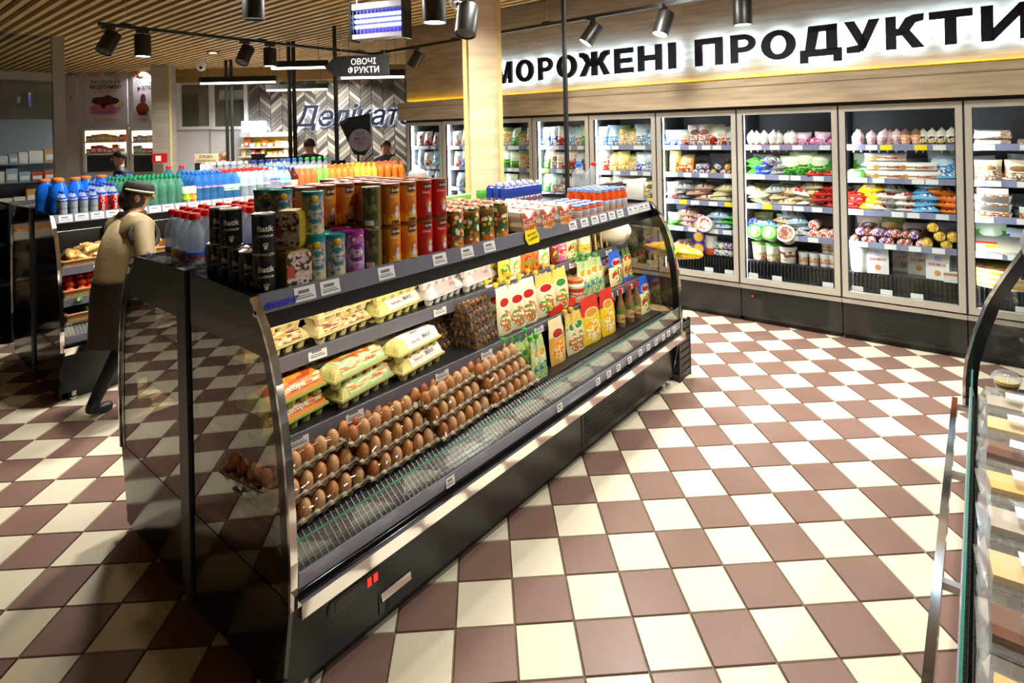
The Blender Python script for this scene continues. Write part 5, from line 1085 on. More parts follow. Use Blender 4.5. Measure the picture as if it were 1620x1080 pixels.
def truf():
    t = thing('tea_gift_tin', 'square tea tin with berry picture and gold sides', 'tin'); s = .052; h = .152
    pts = [(s*math.copysign(1, math.cos(a))*min(1, abs(math.cos(a))*1.25), h/2+h/2*math.copysign(1, math.sin(a))*min(1, abs(math.sin(a))*1.25)) for a in [i*PI/12 for i in range(24)]]
    ob('body', MB().prism(pts, -.04, .04, 'y').build('body', GOLDS), t); ob('front', MB().prism([(x*.96, (z-h/2)*.97+h/2) for x, z in pts], -.043, -.039, 'y').build('front', BXF), t)
    ob('label', bx('label', mat('label_rust', '#b04a38', .5), -s*.95, -.02, -.0445, -.043, .05, .095), t); return t
TF = Proto(truf)
tops(TF, .185, .215, 1, -4, 'square tea tin with pale berry picture below the dark one'); TF(EW(.185, .235, zt_+.152), E.a+R(-52), 'square tea tin turned to show its gold side on top of the pale one')
LOVT = floral('lovare_teal', ['#6f8fb0', '#b9405a', '#7a5aa0', '#e8dcc0', '#d8b040', '#4f8a6a'], '#8fa0a8', 55, .35, .42, [(0, '#c9c48a'), (.45, '#a9a9b0'), (1, '#7f8b98')]); LOVP = floral('lovare_purple', ['#c04aa0', '#7a3a98', '#f0e6ee', '#d86aa0', '#5a4ab0', '#c8384a'], '#a070b8', 55, .35, .42, [(0, '#8a3a9a'), (.3, '#b8b4d8'), (1, '#a24a90')])
TEAL = mat('teal_rim', '#1c8488', .3); MAG = mat('magenta_rim', '#a8248c', .3); DTEAL = mat('teal_disc', '#2f7a86', .4); DPUR = mat('purple_disc', '#6a2478', .4)
def lov(m_, rim, disc, word, lab):
    def mk():
        t = thing('tea_tin', lab, 'tin'); r, h = .042, .185
        ob('body', MB().lathe([(r, .012), (r, h-.012)], 20).build('body', m_), t); ob('rim', MB().lathe([(r+.0012, 0), (r+.0012, .014), (r, .015)], 20).build('rim', rim), t); ob('lid', MB().lathe([(r+.0015, h-.016), (r+.0015, h), (r-.004, h-.004), (0, h-.004)], 20).build('lid', rim), t)
        dd = MB(); n = 16
        q = [(.9*r*math.cos(2*PI*i/n), .095+.9*r*math.sin(2*PI*i/n)) for i in range(n)]; wr = lambda x, z, R_: (math.sin(x/R_)*R_, -math.cos(x/R_)*R_, z)
        dd.v = [wr(0, .095, r+.001)]+[wr(x, z, r+.001) for x, z in q]
        for i in range(n): dd.face([0, 1+i, 1+(i+1) % n])
        ob('emblem', dd.build('emblem', disc), t); ob('lettering', text('LOVARE', .0145, WHI, .012, 0, 0, 1, r+.002), t, (0, 0, .1)); ob('lettering', text(word, .0095, WHI, .012, 0, 0, 1, r+.002), t, (0, 0, .076))
        ob('emblem', MB().ball((0, -r, .158), .014, .004, .014).build('emblem', mat('tin_yellow', '#e0b820', .4)), t) if disc is DTEAL else None
        return t
    return Proto(mk)
L1 = lov(LOVT, TEAL, DTEAL, 'ALPINE\nHERBS', 'teal floral Lovare tea tin'); L2 = lov(LOVP, MAG, DPUR, 'WILD\nBERRY', 'purple floral Lovare tea tin')
L1(EW(.275, .215, zt_), E.a-R(18), 'teal Lovare tea tin at the bottom of the stack beside the square tins'); L1(EW(.275, .222, zt_+.185), E.a-R(22), 'teal Lovare tea tin standing on another teal one')
L1(EW(.365, .212, zt_), E.a-R(16), 'teal Lovare tea tin in front of the purple one'); L2(EW(.46, .212, zt_), E.a-R(20), 'purple Lovare tea tin at the front of its row')
for k in range(2): L1(EW(.365+.02*k, .31+.1*k, zt_), E.a-R(18), 'teal Lovare tea tin behind the front ones', 'back teal tins'); L2(EW(.46+.02*k, .31+.1*k, zt_), E.a-R(18), 'purple Lovare tea tin behind the front one', 'back purple tins')
for k in range(2): L1(EW(.25-.03*k, .42+.09*k, zt_+.185), E.a-R(18), 'teal Lovare tea tin raised behind the black tins', 'raised teal tins'); L1(EW(.25-.03*k, .42+.09*k, zt_), E.a-R(18), 'teal Lovare tea tin under the raised ones', 'lower teal tins')
GT = pkg('green_tin', '#39442c', '#47402a', '#6a6a3a', None, 2, .3, 3, 0, 1); GT2 = mat('tin_gold', '#8a7238', .3, .5)
def gtin():
    t = thing('coffee_tin', 'slim dark green and gold tin with barcode', 'tin', group='slim green tins'); s, h = .038, .182
    ob('body', MB().lathe([(s*1.1, .004), (s*1.1, h-.004)], 16).build('body', GT), t); ob('rim', MB().lathe([(s*1.12, 0), (s*1.12, .005), (s*1.1, .006)], 16).build('rim', SILV), t); ob('rim', MB().lathe([(s*1.1, h-.006), (s*1.12, h), (0, h-.001)], 16).build('rim', SILV), t)
    bc = MB().grid(lambda a, b: (-(s*1.11)*math.sin(.15+a*.9), -(s*1.11)*math.cos(.15+a*.9), .015+.022*b), 4, 1); ob('barcode', bc.build('barcode', WHI), t)
    ob('gold_side', MB().grid(lambda a, b: ((s*1.108)*math.sin(.25+a*1.0), -(s*1.108)*math.cos(.25+a*1.0), .008+(h-.016)*b), 5, 1).build('gold_side', GT2), t); return t
GTP = Proto(gtin); tops(GTP, .555, .212, 2, -16, 'slim dark green and gold tin in a stack of two', 'slim green tins', .182)
def curtis(base, lo, hi_, word, lab):
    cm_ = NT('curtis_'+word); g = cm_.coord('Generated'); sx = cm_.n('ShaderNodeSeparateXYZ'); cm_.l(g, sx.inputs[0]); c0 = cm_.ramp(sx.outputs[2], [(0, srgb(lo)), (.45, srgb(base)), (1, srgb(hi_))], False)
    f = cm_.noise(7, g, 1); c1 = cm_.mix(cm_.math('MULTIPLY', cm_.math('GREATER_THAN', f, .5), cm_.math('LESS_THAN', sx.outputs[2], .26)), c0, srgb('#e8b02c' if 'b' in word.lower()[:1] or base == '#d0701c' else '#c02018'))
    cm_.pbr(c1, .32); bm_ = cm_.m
    HAIR = mat('curtis_hair', '#a8642a', .5); SKN = mat('curtis_skin', '#e2b08c', .5); DRS = mat('curtis_dress', '#b9c6d8', .5)
    def mk():
        t = thing('tea_tin', lab, 'tin'); r, h = .044, .185; wr = lambda x, z, R_: (math.sin(x/R_)*R_, -math.cos(x/R_)*R_, z)
        ob('body', MB().lathe([(r, .003), (r, h-.006)], 20).build('body', bm_), t); ob('lid', MB().lathe([(r, h-.014), (r+.0018, h-.012), (r+.0018, h), (r-.006, h-.003), (0, h-.003)], 20).build('lid', mat('curtis_lid', '#9c5a3c', .3, .4)), t)
        def patch(nm, cx, cz, rx, rz, m_, n=14, d=.0008, sq=2):
            mb = MB(); mb.v = [wr(cx, cz, r+d)]+[wr(cx+rx*math.copysign(abs(math.cos(2*PI*i/n))**(2/sq), math.cos(2*PI*i/n)), cz+rz*math.copysign(abs(math.sin(2*PI*i/n))**(2/sq), math.sin(2*PI*i/n)), r+d) for i in range(n)]
            for i in range(n): mb.face([0, 1+i, 1+(i+1) % n])
            ob(nm, mb.build(nm, m_), t)
        patch('emblem', .012, .157, .023, .016, INK, 16, .0008, 6); ob('lettering', text('CURTIS', .0125, WHI, .02, 0, 0, 1, r+.0016), t, (0, 0, .152))
        KIDS[t.name][-1].rotation_euler = (0, 0, .27)
        ob('lettering', text(word, .014, WHI, .012, .2, 0, 1, r+.0014), t, (0, 0, .125))
        patch('picture', .016, .075, .018, .024, HAIR, d=.0008); patch('picture', .02, .074, .009, .012, SKN, d=.0012); patch('picture', .018, .048, .012, .016, DRS, d=.001); patch('emblem', .012, .014, .02, .008, INK, 12, .0008, 6); return t
    return Proto(mk)
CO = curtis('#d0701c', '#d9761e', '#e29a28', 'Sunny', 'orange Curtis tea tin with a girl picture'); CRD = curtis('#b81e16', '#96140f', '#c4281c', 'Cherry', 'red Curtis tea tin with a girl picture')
for r in range(3):
    fr = r == 0
    for k in range(2):
        for n in range(2):
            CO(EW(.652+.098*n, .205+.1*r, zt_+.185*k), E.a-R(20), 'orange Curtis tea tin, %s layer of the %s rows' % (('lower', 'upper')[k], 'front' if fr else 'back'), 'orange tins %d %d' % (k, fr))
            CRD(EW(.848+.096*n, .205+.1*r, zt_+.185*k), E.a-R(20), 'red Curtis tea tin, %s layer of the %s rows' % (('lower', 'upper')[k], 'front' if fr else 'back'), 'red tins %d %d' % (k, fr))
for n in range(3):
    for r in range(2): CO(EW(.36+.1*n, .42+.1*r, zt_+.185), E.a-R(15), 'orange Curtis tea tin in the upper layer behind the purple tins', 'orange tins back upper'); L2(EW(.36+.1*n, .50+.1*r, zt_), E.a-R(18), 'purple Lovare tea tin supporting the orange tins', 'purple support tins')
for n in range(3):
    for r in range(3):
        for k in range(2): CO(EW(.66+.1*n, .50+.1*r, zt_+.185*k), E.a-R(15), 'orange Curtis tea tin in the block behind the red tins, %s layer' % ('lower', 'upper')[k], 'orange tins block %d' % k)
FLT = floral('citrus_blossom', ['#e07a28', '#f2efe6', '#3f7a34', '#e8b02c', '#d8562c', '#2f5c2c', '#f0e6d0'], '#5c5a24', 46, .35, .52, [(0, '#c9a02a'), (.35, '#4a5a2a'), (.8, '#3f5226'), (1, '#c8562c')])
def ftin():
    t = thing('tea_tin', 'citrus blossom patterned tea tin', 'tin', group='citrus blossom tins'); r, h = .048, .2
    ob('body', MB().lathe([(r, .003), (r, h*.9)], 20).build('body', FLT), t); ob('rim', MB().lathe([(r+.0015, 0), (r+.0015, .004), (r, .005)], 20).build('rim', SILV), t); ob('lid', MB().lathe([(r+.0012, h*.88), (r+.0012, h-.004), (r*.85, h), (0, h+.002)], 20).build('lid', FLT), t); return t
FT = Proto(ftin)
for n in range(4):
    for r in range(4): FT(EW(1.055+.118*n, .205+.105*r, zt_), E.a+R(37*n+20*r), 'citrus blossom patterned tea tin in the %s row' % ('front' if r == 0 else 'back'), 'citrus blossom tins %d' % (r == 0), (1, 1, 1.02-.0*n))
# butterfly boxes
BUT = pkg('butterfly_print', '#d8b03a', '#d8622c', '#c8c0b0', '#c8342c', .5, .4, 3, .1, .95); BWH = mat('butterfly_side', '#e9dfd2', .4)
def bfly():
    t = thing('candy_box', 'butterfly-shaped candy box', 'box', group='butterfly candy boxes'); s = .068; h = .125
    pts = [(0, .032), (-.35, .0), (-.75, .1), (-.9, .35), (-.75, .55), (-1, .8), (-.95, 1.0), (-.7, 1.02), (-.3, .82), (0, .68), (.3, .82), (.7, 1.02), (.95, 1.0), (1, .8), (.75, .55), (.9, .35), (.75, .1), (.35, .0)]
    pp = [(x*s, z*h) for x, z in pts]
    ob('body', MB().prism(pp, -.05, .05, 'y').build('body', BWH), t); ob('front', MB().prism([(x*.96, (z-h/2)*.96+h/2) for x, z in pp], -.053, -.049, 'y').build('front', BUT), t); ob('edge', MB().prism([(x*1.02, (z-h/2)*1.02+h/2) for x, z in pp], -.049, -.043, 'y').build('edge', mat('butterfly_edge', '#b0582c', .4)), t); return t
BF = Proto(bfly)
for n in range(3):
    for r in range(5): BF(EW(1.62+.185*n, .205+.108*r, zt_), E.a-R(4), 'butterfly-shaped candy box in the %s' % ('front row' if r == 0 else 'rows behind the front one'), 'butterfly boxes %d' % (r == 0))
# baby food jars and juice
ORL = mat('orange_puree', '#d8561c', .2, var=.1); BLC = mat('blue_cap', '#8fa9d8', .3); BLL = pkg('blue_label', '#9fb8dc', '#c8d6ec', '#d8c040', '#c85a3a', .8, .4, 4, 0, .6)
JB = jar_mk('small orange puree jar with pale blue lid', .038, .095, ORL, BLC, BLL)
for n in range(4):
    for r in range(4): JB(EW(2.2+.09*n, .21+.09*r, zt_), E.a, 'small orange puree jar with pale blue lid and label', 'puree jars')
def jbot():
    t = thing('juice_bottle', 'orange juice bottle with pale blue cap and label', 'bottle', group='orange juice bottles'); r, h = .034, .165
    ob('bottle', MB().lathe([(r*.92, 0), (r, .008), (r, .11), (r*.72, .135), (r*.7, .15)], 14).build('bottle', ORL), t); ob('cap', MB().lathe([(r*.78, .146), (r*.78, h), (0, h)], 14).build('cap', BLC), t); ob('label', MB().lathe([(r*1.015, .015), (r*1.015, .085)], 14).build('label', BLL), t); return t
JU = Proto(jbot)
for n in range(5):
    for r in range(4): JU(EW(2.52+.073*n, .24+.075*r-.01*n, zt_), E.a, None, 'orange juice bottles')
ptag = thing('promo_tag', 'yellow hexagonal promotional tag clipped to the price rail', 'tag', EW(1.62, .128, ZT-.05), (R(-13), R(-8), E.a)); ob('card', MB().prism([(-.05, 0), (.045, -.01), (.06, .03), (.045, .072), (-.05, .08), (-.065, .04)], -.003, 0, 'y').build('card', YELPAPER), ptag)
ob('lettering', text('ВИГІДНО', .018, INK, .01), ptag, (0, -.005, .045)); ob('lettering', text('ЖОВТИЙ', .02, INK, .015), ptag, (0, -.005, .018)); ob('clip', bx('clip', PLAST, -.01, .01, 0, .02, .03, .06), ptag)
# ================================================================== bottles on the tops of the cases
def pet(name, tint, haze=.08, hz=(.9, .95, 1)): return glass('pet_'+name, tint, 1.42, 1.0, .06, haze, hz)
PCL = pet('clear', (.86, .92, .96), .32, (.7, .8, .88)); PBL = pet('blue', (.5, .72, .95), .35, srgb('#4f97d8')); PGR = pet('green', (.6, .85, .72), .35, srgb('#6fb09a')); PSP = mat('sport_blue', '#1668d8', .15, var=.1)
COLA = mat('cola', (.012, .008, .007), .08); CAPS = {k: mat('bottle_cap_'+k, c, .32, var=.05) for k, c in dict(red='#e0281c', blue='#2468d0', navy='#1c3c9c', green='#157a4c', lgreen='#3cb048', orange='#c8702c', white='#e4e6ea', yellow='#e2c022', ored='#e8602a').items()}
LBL = {k: pkg('bottle_label_'+k, *v) for k, v in dict(blue=('#2c62c8', '#3a76d8', '#dfe8f4', '#c83a30', .8), yellow=('#e0c81e', '#e8d84a', '#b0a010', None, .8), purple=('#9a5aa8', '#b07ac0', '#c84a5a', None, .8), white=('#e8ebe8', '#e8ebe8', '#3f9a6a', None, 2), teal=('#58b0b8', '#8fd0d0', '#d85a4a', None, .8), cream=('#e8dfb8', '#e8dfb8', '#a08a5a', None, 2), sky=('#5ab4dc', '#8fd0ea', '#f0f4f6', None, .7)).items()}
def bottle_mk(lab, r, h, body, cap, label=None, l0=.3, l1=.55, neck=.30, word=None, wm=None, capr=.42, group=None, liq=None, dome=False):
    def mk():
        t = thing('bottle', lab, 'bottle', group=group)
        ob('body', MB().lathe([(r*.8, 0), (r, h*.03), (r, h*.25), (r*.95, h*.3), (r, h*.36), (r, h*.62), (r*.86, h*.72), (r*neck*1.1, h*.88), (r*neck, h*.92)], 12).build('body', body), t)
        ch = h*.08 if not dome else h*.1
        ob('cap', MB().lathe([(r*capr, h*.90), (r*capr, h*.90+ch*.75), (r*capr*.82, h*.90+ch*1.1), (0, h*.90+ch*1.2)], 12).build('cap', CAPS[cap]), t)
        if label is not None: ob('label', MB().lathe([(r*1.02, h*l0), (r*1.02, h*l1)], 12).build('label', label), t)
        if word: ob('lettering', text(word, r*.62, wm, .02, .15, 0, 1, r*1.04), t, (0, 0, h*(l0+.06)))
        if liq is not None: ob('drink', MB().lathe([(r*.75, .004), (r*.95, h*.04), (r*.95, h*.6), (r*.8, h*.7), (0, h*.71)], 10).build('drink', liq), t)
        return t
    return Proto(mk)
RW = mat('word_red', '#c4202c', .5)
# water on the vegetable case
WB = [bottle_mk('clear water bottle with round red cap and %s label' % n, .038, .255, PBL if 0 else PCL, 'red', LBL[k], .16, .34, .3, wd_, RW, .64, dome=True) for n, k, wd_ in (('blue', 'blue', 'Малятко'), ('yellow', 'yellow', None), ('purple', 'purple', None))]
rr = random.Random(8)
for i in range(6):
    for j in range(5):
        if i == 0 and j > 3: continue
        WB[(i+2*j) % 3](EW(.075+.085*i+.004*rr.random(), .86+.083*j, ZT), E.a-R(20)+rr.uniform(-.3, .3), None, 'red-capped water bottles %d' % ((i+2*j) % 3))
shw = thing('shrink_wrap', 'crumpled clear plastic wrap around the feet of the red-capped bottles', 'wrapping', EW(.26, 1.03, ZT), E.a)
ob('film', MB().grid(lambda a, b: (-.255+.51*a+.006*math.sin(40*a+9*b), -.232+.01*math.sin(31*a+17*b), .002+.05*b), 30, 4).grid(lambda a, b: (-.252+.01*math.sin(37*a+13*b), .232-.464*a, .002+.05*b), 24, 4).build('film', glass('wrap_film', (.85, .9, .95), 1.5, 1.3, .08, .3, (.8, .88, .95))), shw)
# cartons, packs and water at the far end
NAV = pkg('milk_carton', '#1f3f9c', '#2348b0', '#e8e6e0', '#a8642c', .8, .35, 3, .0, .5)
def mcart():
    t = thing('drink_carton', 'dark blue drink carton with white screw cap', 'carton', group='blue drink cartons'); ob('carton', bx('carton', NAV, -.034, .034, -.03, .03, 0, .15), t); ob('gable', MB().prism([(-.03, .15), (.03, .15), (.0, .172)], -.034, .034, 'x').build('gable', NAV), t)
    ob('cap', MB().lathe([(.016, 0), (.016, .02), (0, .021)], 10).build('cap', CAPS['white']), t, (0, -.012, .165)); return t
MC = Proto(mcart)
for i in range(6):
    for j in range(3): MC(EW(2.42+.078*i, 1.0+.075*j+.0*i, ZT), E.a-R(8), None, 'blue drink cartons')
GBX = pkg('green_pack', '#5fb83a', '#79cc4a', '#e8f0d8', '#2c6a24', .8)
for i in range(5): 
    t = thing('drink_pack', 'small bright green drink carton', 'carton', EW(2.44+.062*i, 1.29, ZT), E.a-R(8), 'green drink cartons'); ob('carton', bx('carton', GBX, -.029, .029, -.025, .025, 0, .12), t); ob('fold', bx('fold', GBX, -.029, .029, -.004, .004, .12, .126), t)
for i in range(6):
    t = thing('drink_pack', 'small green and grey drink carton behind the citrus tins', 'carton', EW(1.9+.065*i, 1.25, ZT), E.a-R(8), 'green grey cartons'); ob('carton', bx('carton', GBX, -.029, .029, -.025, .025, 0, .11), t); ob('fold', bx('fold', WHITE, -.029, .029, -.004, .004, .11, .116), t)
BW = [bottle_mk('large clear water bottle with %s cap at the end of the case' % c, .062, .33, pet('ribbed', (.8, .84, .86), .2), k) for c, k in (('blue', 'blue'), ('pink', 'red'))]
BW[0](EW(3.0, .70, ZT), E.a); BW[1](EW(3.1, .62, ZT), E.a)
# soft drinks on the second case (w from 3.72)
wv = 3.79
def row(pr, x0, x1, n, rows, g, w0=wv, dw=.095, lab=None, du=0, rot=0):
    a, b = ux(x0, w0, ZT+.1), ux(x1, w0, ZT+.1)
    for j in range(rows):
        for i in range(n): pr(EW(a+(b-a)*(i+.5)/n+du*j, w0+dw*j, ZT), E.a+rot, lab, g)
SPB = bottle_mk('big blue sports drink bottle with orange cap', .066, .29, PSP, 'orange', None, neck=.5, capr=.6)
for u, w in ((.27, 4.02), (.40, 4.1), (.5, 4.2), (.62, 4.22), (.3, 4.2), (.2, 4.12)): SPB(EW(u, w, ZT), E.a, None, 'blue sports drinks')
PEP = mat('pepsi_red', '#d8222c', .4); PEPL = pkg('pepsi_label', '#1f4fc0', '#2a5cd0', '#e8ecf4', None, 2, .3, 3, .3, .7)
PSM = bottle_mk('small cola bottle with blue label', .03, .2, PCL, 'navy', PEPL, .58, .74, .36, liq=COLA)
for i in range(4):
    for j in range(2): PSM(EW(.235+.068*i, 3.75+.07*j, ZT), E.a, None, 'small cola bottles')
CANR = mat('cola_can_red', '#b0181c', .25, .2)
def canm():
    t = thing('drink_can', 'red Coca-Cola can on the soft drinks case', 'can', group='red cola cans'); r, h = .036, .145
    ob('can', MB().lathe([(r*.82, 0), (r, .012), (r, h-.016), (r*.84, h-.004), (r*.8, h)], 18, ms=[1, 0, 0, 1]).build('can', CANR, ALU), t); ob('lid', MB().lathe([(r*.8, h-.003), (0, h-.004)], 18).build('lid', ALU), t)
    me = text('Coca-Cola', .034, WHI, .01, .25); l_ = cm('coke_text', lambda: text('Coca-Cola', .0341, WHI, .01, .25).copy())
    if not l_.get('w'):
        for v in l_.vertices: x, y, z = v.co; a = (z-.012)/r; v.co = (-math.sin(a)*(r+.0012), -math.cos(a)*(r+.0012), x)
        l_['w'] = 1
    ob('lettering', l_, t, (0, 0, h*.5)); return t
CN = Proto(canm)
for i in range(2):
    for j in range(2): CN(EW(.50+.088*i, 3.755+.085*j, ZT), E.a-R(12), None, 'red cola cans')
PBG = bottle_mk('cola bottle with blue label and cap', .042, .235, PCL, 'navy', PEPL, .5, .7, .34, liq=COLA)
row(PBG, 152, 186, 2, 4, 'cola bottles with blue labels', wv); row(PBG, 168, 215, 2, 3, 'cola bottles with blue labels', wv+.4)
PB2 = bottle_mk('clear bottle with bright blue cap behind the cola', .042, .26, PCL, 'blue', LBL['sky'], .35, .55)
row(PB2, 130, 215, 5, 2, 'blue-capped bottles behind the cola', wv+.75)
PGB = bottle_mk('green tinted water bottle with dark green cap', .042, .27, PGR, 'green', None); row(PGB, 190, 290, 7, 5, 'green water bottles', wv, .1)
def can2(k, c1, c2):
    def mk():
        t = thing('drink_can', 'slim %s drink can on the soft drinks case' % k, 'can'); r, h = .036, .16; ob('can', MB().lathe([(r*.82, 0), (r, .012), (r, h-.016), (r*.84, h-.004)], 16).build('can', pkg('can_'+k, c1, c2, '#e8d84a', None, .6, .25)), t); ob('lid', MB().lathe([(r*.85, h-.005), (r*.8, h), (0, h-.002)], 16).build('lid', ALU), t); return t
    return Proto(mk)
can2('lime green', '#58b43a', '#d8d8b0')(EW(ux(292, wv, ZT), wv-.03, ZT), E.a); can2('coral', '#e2604a', '#d8d8b0')(EW(ux(302, wv, ZT), wv-.03, ZT), E.a)
PBB = bottle_mk('blue water bottle with blue cap', .046, .285, PBL, 'blue', LBL['blue'], .45, .55); row(PBB, 306, 352, 4, 4, 'blue water bottles', wv, .1)
PBR = bottle_mk('blue water bottle with red cap and white label', .046, .285, PBL, 'red', LBL['white'], .3, .5); row(PBR, 352, 378, 2, 4, 'red-capped blue water bottles', wv, .1)
PCR = bottle_mk('clear water bottle with red cap', .044, .285, PCL, 'red', LBL['white'], .4, .46); row(PCR, 380, 428, 4, 4, 'clear red-capped water bottles', wv, .1)
PCW = bottle_mk('clear water bottle with white cap and blue badge', .044, .28, PCL, 'white', LBL['blue'], .45, .6); row(PCW, 424, 440, 2, 3, 'white-capped water bottles', wv, .1)
PCB = bottle_mk('clear water bottle with blue cap and sky label', .044, .28, PCL, 'blue', LBL['sky'], .4, .6); row(PCB, 440, 458, 2, 5, 'clear blue-capped bottles', wv, .1)
PBN = bottle_mk('brown bottle with cream label', .046, .27, mat('brown_drink', '#4a1f12', .12), 'navy', LBL['cream'], .15, .5); row(PBN, 458, 470, 1, 2, 'brown bottles', wv, .1)
PORN = bottle_mk('orange drink bottle with white cap', .042, .27, mat('orange_drink', '#d9703f', .15, var=.1), 'white', None); row(PORN, 472, 500, 3, 4, 'orange drinks with white caps', wv, .1)
PLG = bottle_mk('green drink bottle with white cap', .042, .27, mat('green_drink', '#7fb85a', .15, var=.1), 'white', None); row(PLG, 500, 520, 2, 4, 'green drinks with white caps', wv, .1)
POR = bottle_mk('orange drink bottle with orange cap', .042, .26, mat('orange_drink2', '#e08a3a', .15), 'orange', None); row(POR, 520, 560, 4, 4, 'orange-capped drinks', wv, .1)
PYL = bottle_mk('yellow drink bottle with yellow cap', .042, .26, mat('yellow_drink', '#d8c04a', .15), 'yellow', None); row(PYL, 560, 596, 4, 4, 'yellow-capped drinks', wv, .1)
POR2 = bottle_mk('amber drink bottle with orange-red cap', .042, .26, mat('orange_drink3', '#e07a2a', .15), 'ored', None); row(POR2, 596, 640, 4, 4, 'orange-red capped drinks', wv, .1)
for x0, x1, n, k, lab in ((395, 440, 4, 'navy', 'navy-capped bottle on the far half of the drinks case'), (440, 480, 4, 'blue', 'blue-capped bottle on the far half of the drinks case'), (480, 520, 4, 'lgreen', 'green-capped bottle on the far half of the drinks case'), (330, 395, 6, 'white', 'white-capped bottle on the far half of the drinks case')):
    pr = bottle_mk(lab, .043, .33, PCL, k, LBL['sky'], .4, .55, capr=.5); row(pr, x0, x1, n, 2, lab + ' set', 4.55, .12)
for u in (.9, 1.02): bottle_mk('large water bottle with blue cap on the far half of the case', .06, .33, PBL, 'red', None)(EW(u+.35, 4.45, ZT), E.a, 'large blue water bottle with red cap behind the green bottles', 'large blue water')
# ================================================================== vegetables
WICK = mat('wicker', '#a0703a', .7, var=.35, scale=60, bump=.4)
def basket(label, p, rot, L_, W_, H_, tilt=0):
    t = thing('wicker_basket', label, 'basket', p, (R(tilt), 0, rot)); th = .015
    ob('base', bx('base', WICK, 0, L_, 0, W_, 0, .01), t)
    for nm, a in (('side', (0, L_, 0, th, 0, H_)), ('side', (0, L_, W_-th, W_, 0, H_)), ('side', (0, th, 0, W_, 0, H_)), ('side', (L_-th, L_, 0, W_, 0, H_))): ob(nm, bx(nm, WICK, *a), t)
    ob('rim', MB().tube([(0, 0, H_), (L_, 0, H_), (L_, W_, H_), (0, W_, H_), (0, 0, H_)], .01, 6).build('rim', WICK), t); return t
VB = 3.55
basket('wicker basket of ginger on the top shelf of the vegetable case', EW(.22, VB+.18, .985), E.a, .95, .4, .05); basket('wicker basket of tomatoes on the middle shelf', EW(.22, VB+.15, .745), E.a, .95, .4, .06); basket('wicker basket of cucumbers on the bottom deck', EW(.22, VB+.09, DK[1]), E.a, .95, .45, .07)
GIN = mat('ginger_skin', '#c9a86a', .6, var=.2, scale=30, bump=.3)
def ginm(seed):
    rr = random.Random(seed); mb = MB(); pts = [(-.07, 0, 0), (-.03, .01, .01), (.02, 0, .012), (.07, .012, .0)]
    mb.tube(pts, [.012, .026, .024, .01], 8)
    for k in range(3): a = rr.uniform(-2.5, -.5)*(1 if k % 2 else -1); x = -.04+.04*k; mb.tube([(x, 0, .005), (x+.02*math.cos(a), .05*math.sin(a), .015)], [.02, .012], 7)
    return mb.build('ginger_root', GIN)
GM = [ginm(i) for i in range(3)]; rr = random.Random(11)
for k in range(46):
    lay = k//16
    thing('ginger_root', 'knobbly tan ginger root in the wicker basket', 'ginger', EW(.30+rr.random()*.62, VB+.25+rr.random()*.22, 1.02+.035*lay+rr.random()*.02), (rr.uniform(-.4, .4), rr.uniform(-.3, .3), rr.uniform(0, 6)), 'ginger roots', GM[k % 3], 1.05)
TOMM = [mat('tomato_red_%d' % i, c, .22, var=.08, scale=8) for i, c in enumerate(('#d8321e', '#e04428'))]; TOM = []
for i in range(2):
    mb = MB(); mb.ball((0, 0, .034), .036, .036, .031, 10, 8); TOM.append(mb.build('tomato', TOMM[i]))
STM = MB().lathe([(.012, 0), (.004, .004), (.003, .012)], 5).build('stem', mat('stem_green', '#4f7a2a', .6))
for k in range(60):
    lay = k//24; o = thing('tomato', 'ripe red tomato in the wicker basket', 'tomato', EW(.27+(k % 12)*.072+rr.uniform(-.01, .01), VB+.20+(k//12 % 2)*.15+.05*lay, .76+.045*lay+.02*(k//12 % 2)), (rr.uniform(-.3, .3), rr.uniform(-.3, .3), rr.uniform(0, 6)), 'tomatoes', TOM[k % 2]); ob('stem', STM, o, (0, 0, .064))
CUC = mat('cucumber_green', '#3f6a24', .35, var=.3, scale=14, bump=.2); cmb = MB(); cmb.tube([(-.11, 0, 0), (-.09, 0, .004), (-.03, .004, .008), (.04, .004, .008), (.09, 0, .003), (.11, 0, 0)], [.006, .02, .026, .026, .019, .005], 9); CUM = cmb.build('cucumber', CUC)
for k in range(44): thing('cucumber', 'dark green cucumber in the wicker basket', 'cucumber', EW(.32+rr.random()*.7, VB+.17+rr.random()*.28, DK[1]+.045+.032*(k % 5)), (0, rr.uniform(-.1, .1), E.a+R(rr.uniform(20, 110))), 'cucumbers', CUM, 1.05)
# green apples in the case behind the eggs
basket('wicker basket of green apples behind the end glass', EW(.06, 1.1, S2[1]+.1), E.a, .5, .22, .06); APM = MB().ball((0, 0, .036), .04, .04, .035, 10, 8).build('apple', mat('apple_green', '#a9c85a', .3, var=.1))
for k in range(15): o = thing('apple', 'pale green apple in the basket behind the end glass', 'apple', EW(.11+.085*(k % 5), 1.16+.075*(k//5), S2[1]+.115+.02*((k//5) % 2)), k, 'green apples', APM); ob('stem', STM, o, (0, 0, .066))
for i in range(3): thing('produce_bag', 'clear bag of radishes in the vegetable case', 'bag', EW(1.15+.14*i, VB+.25, .985), (R(-10), 0, E.a), 'radish bags', bag_mesh(BM['red'], .14, .18, .08, i))
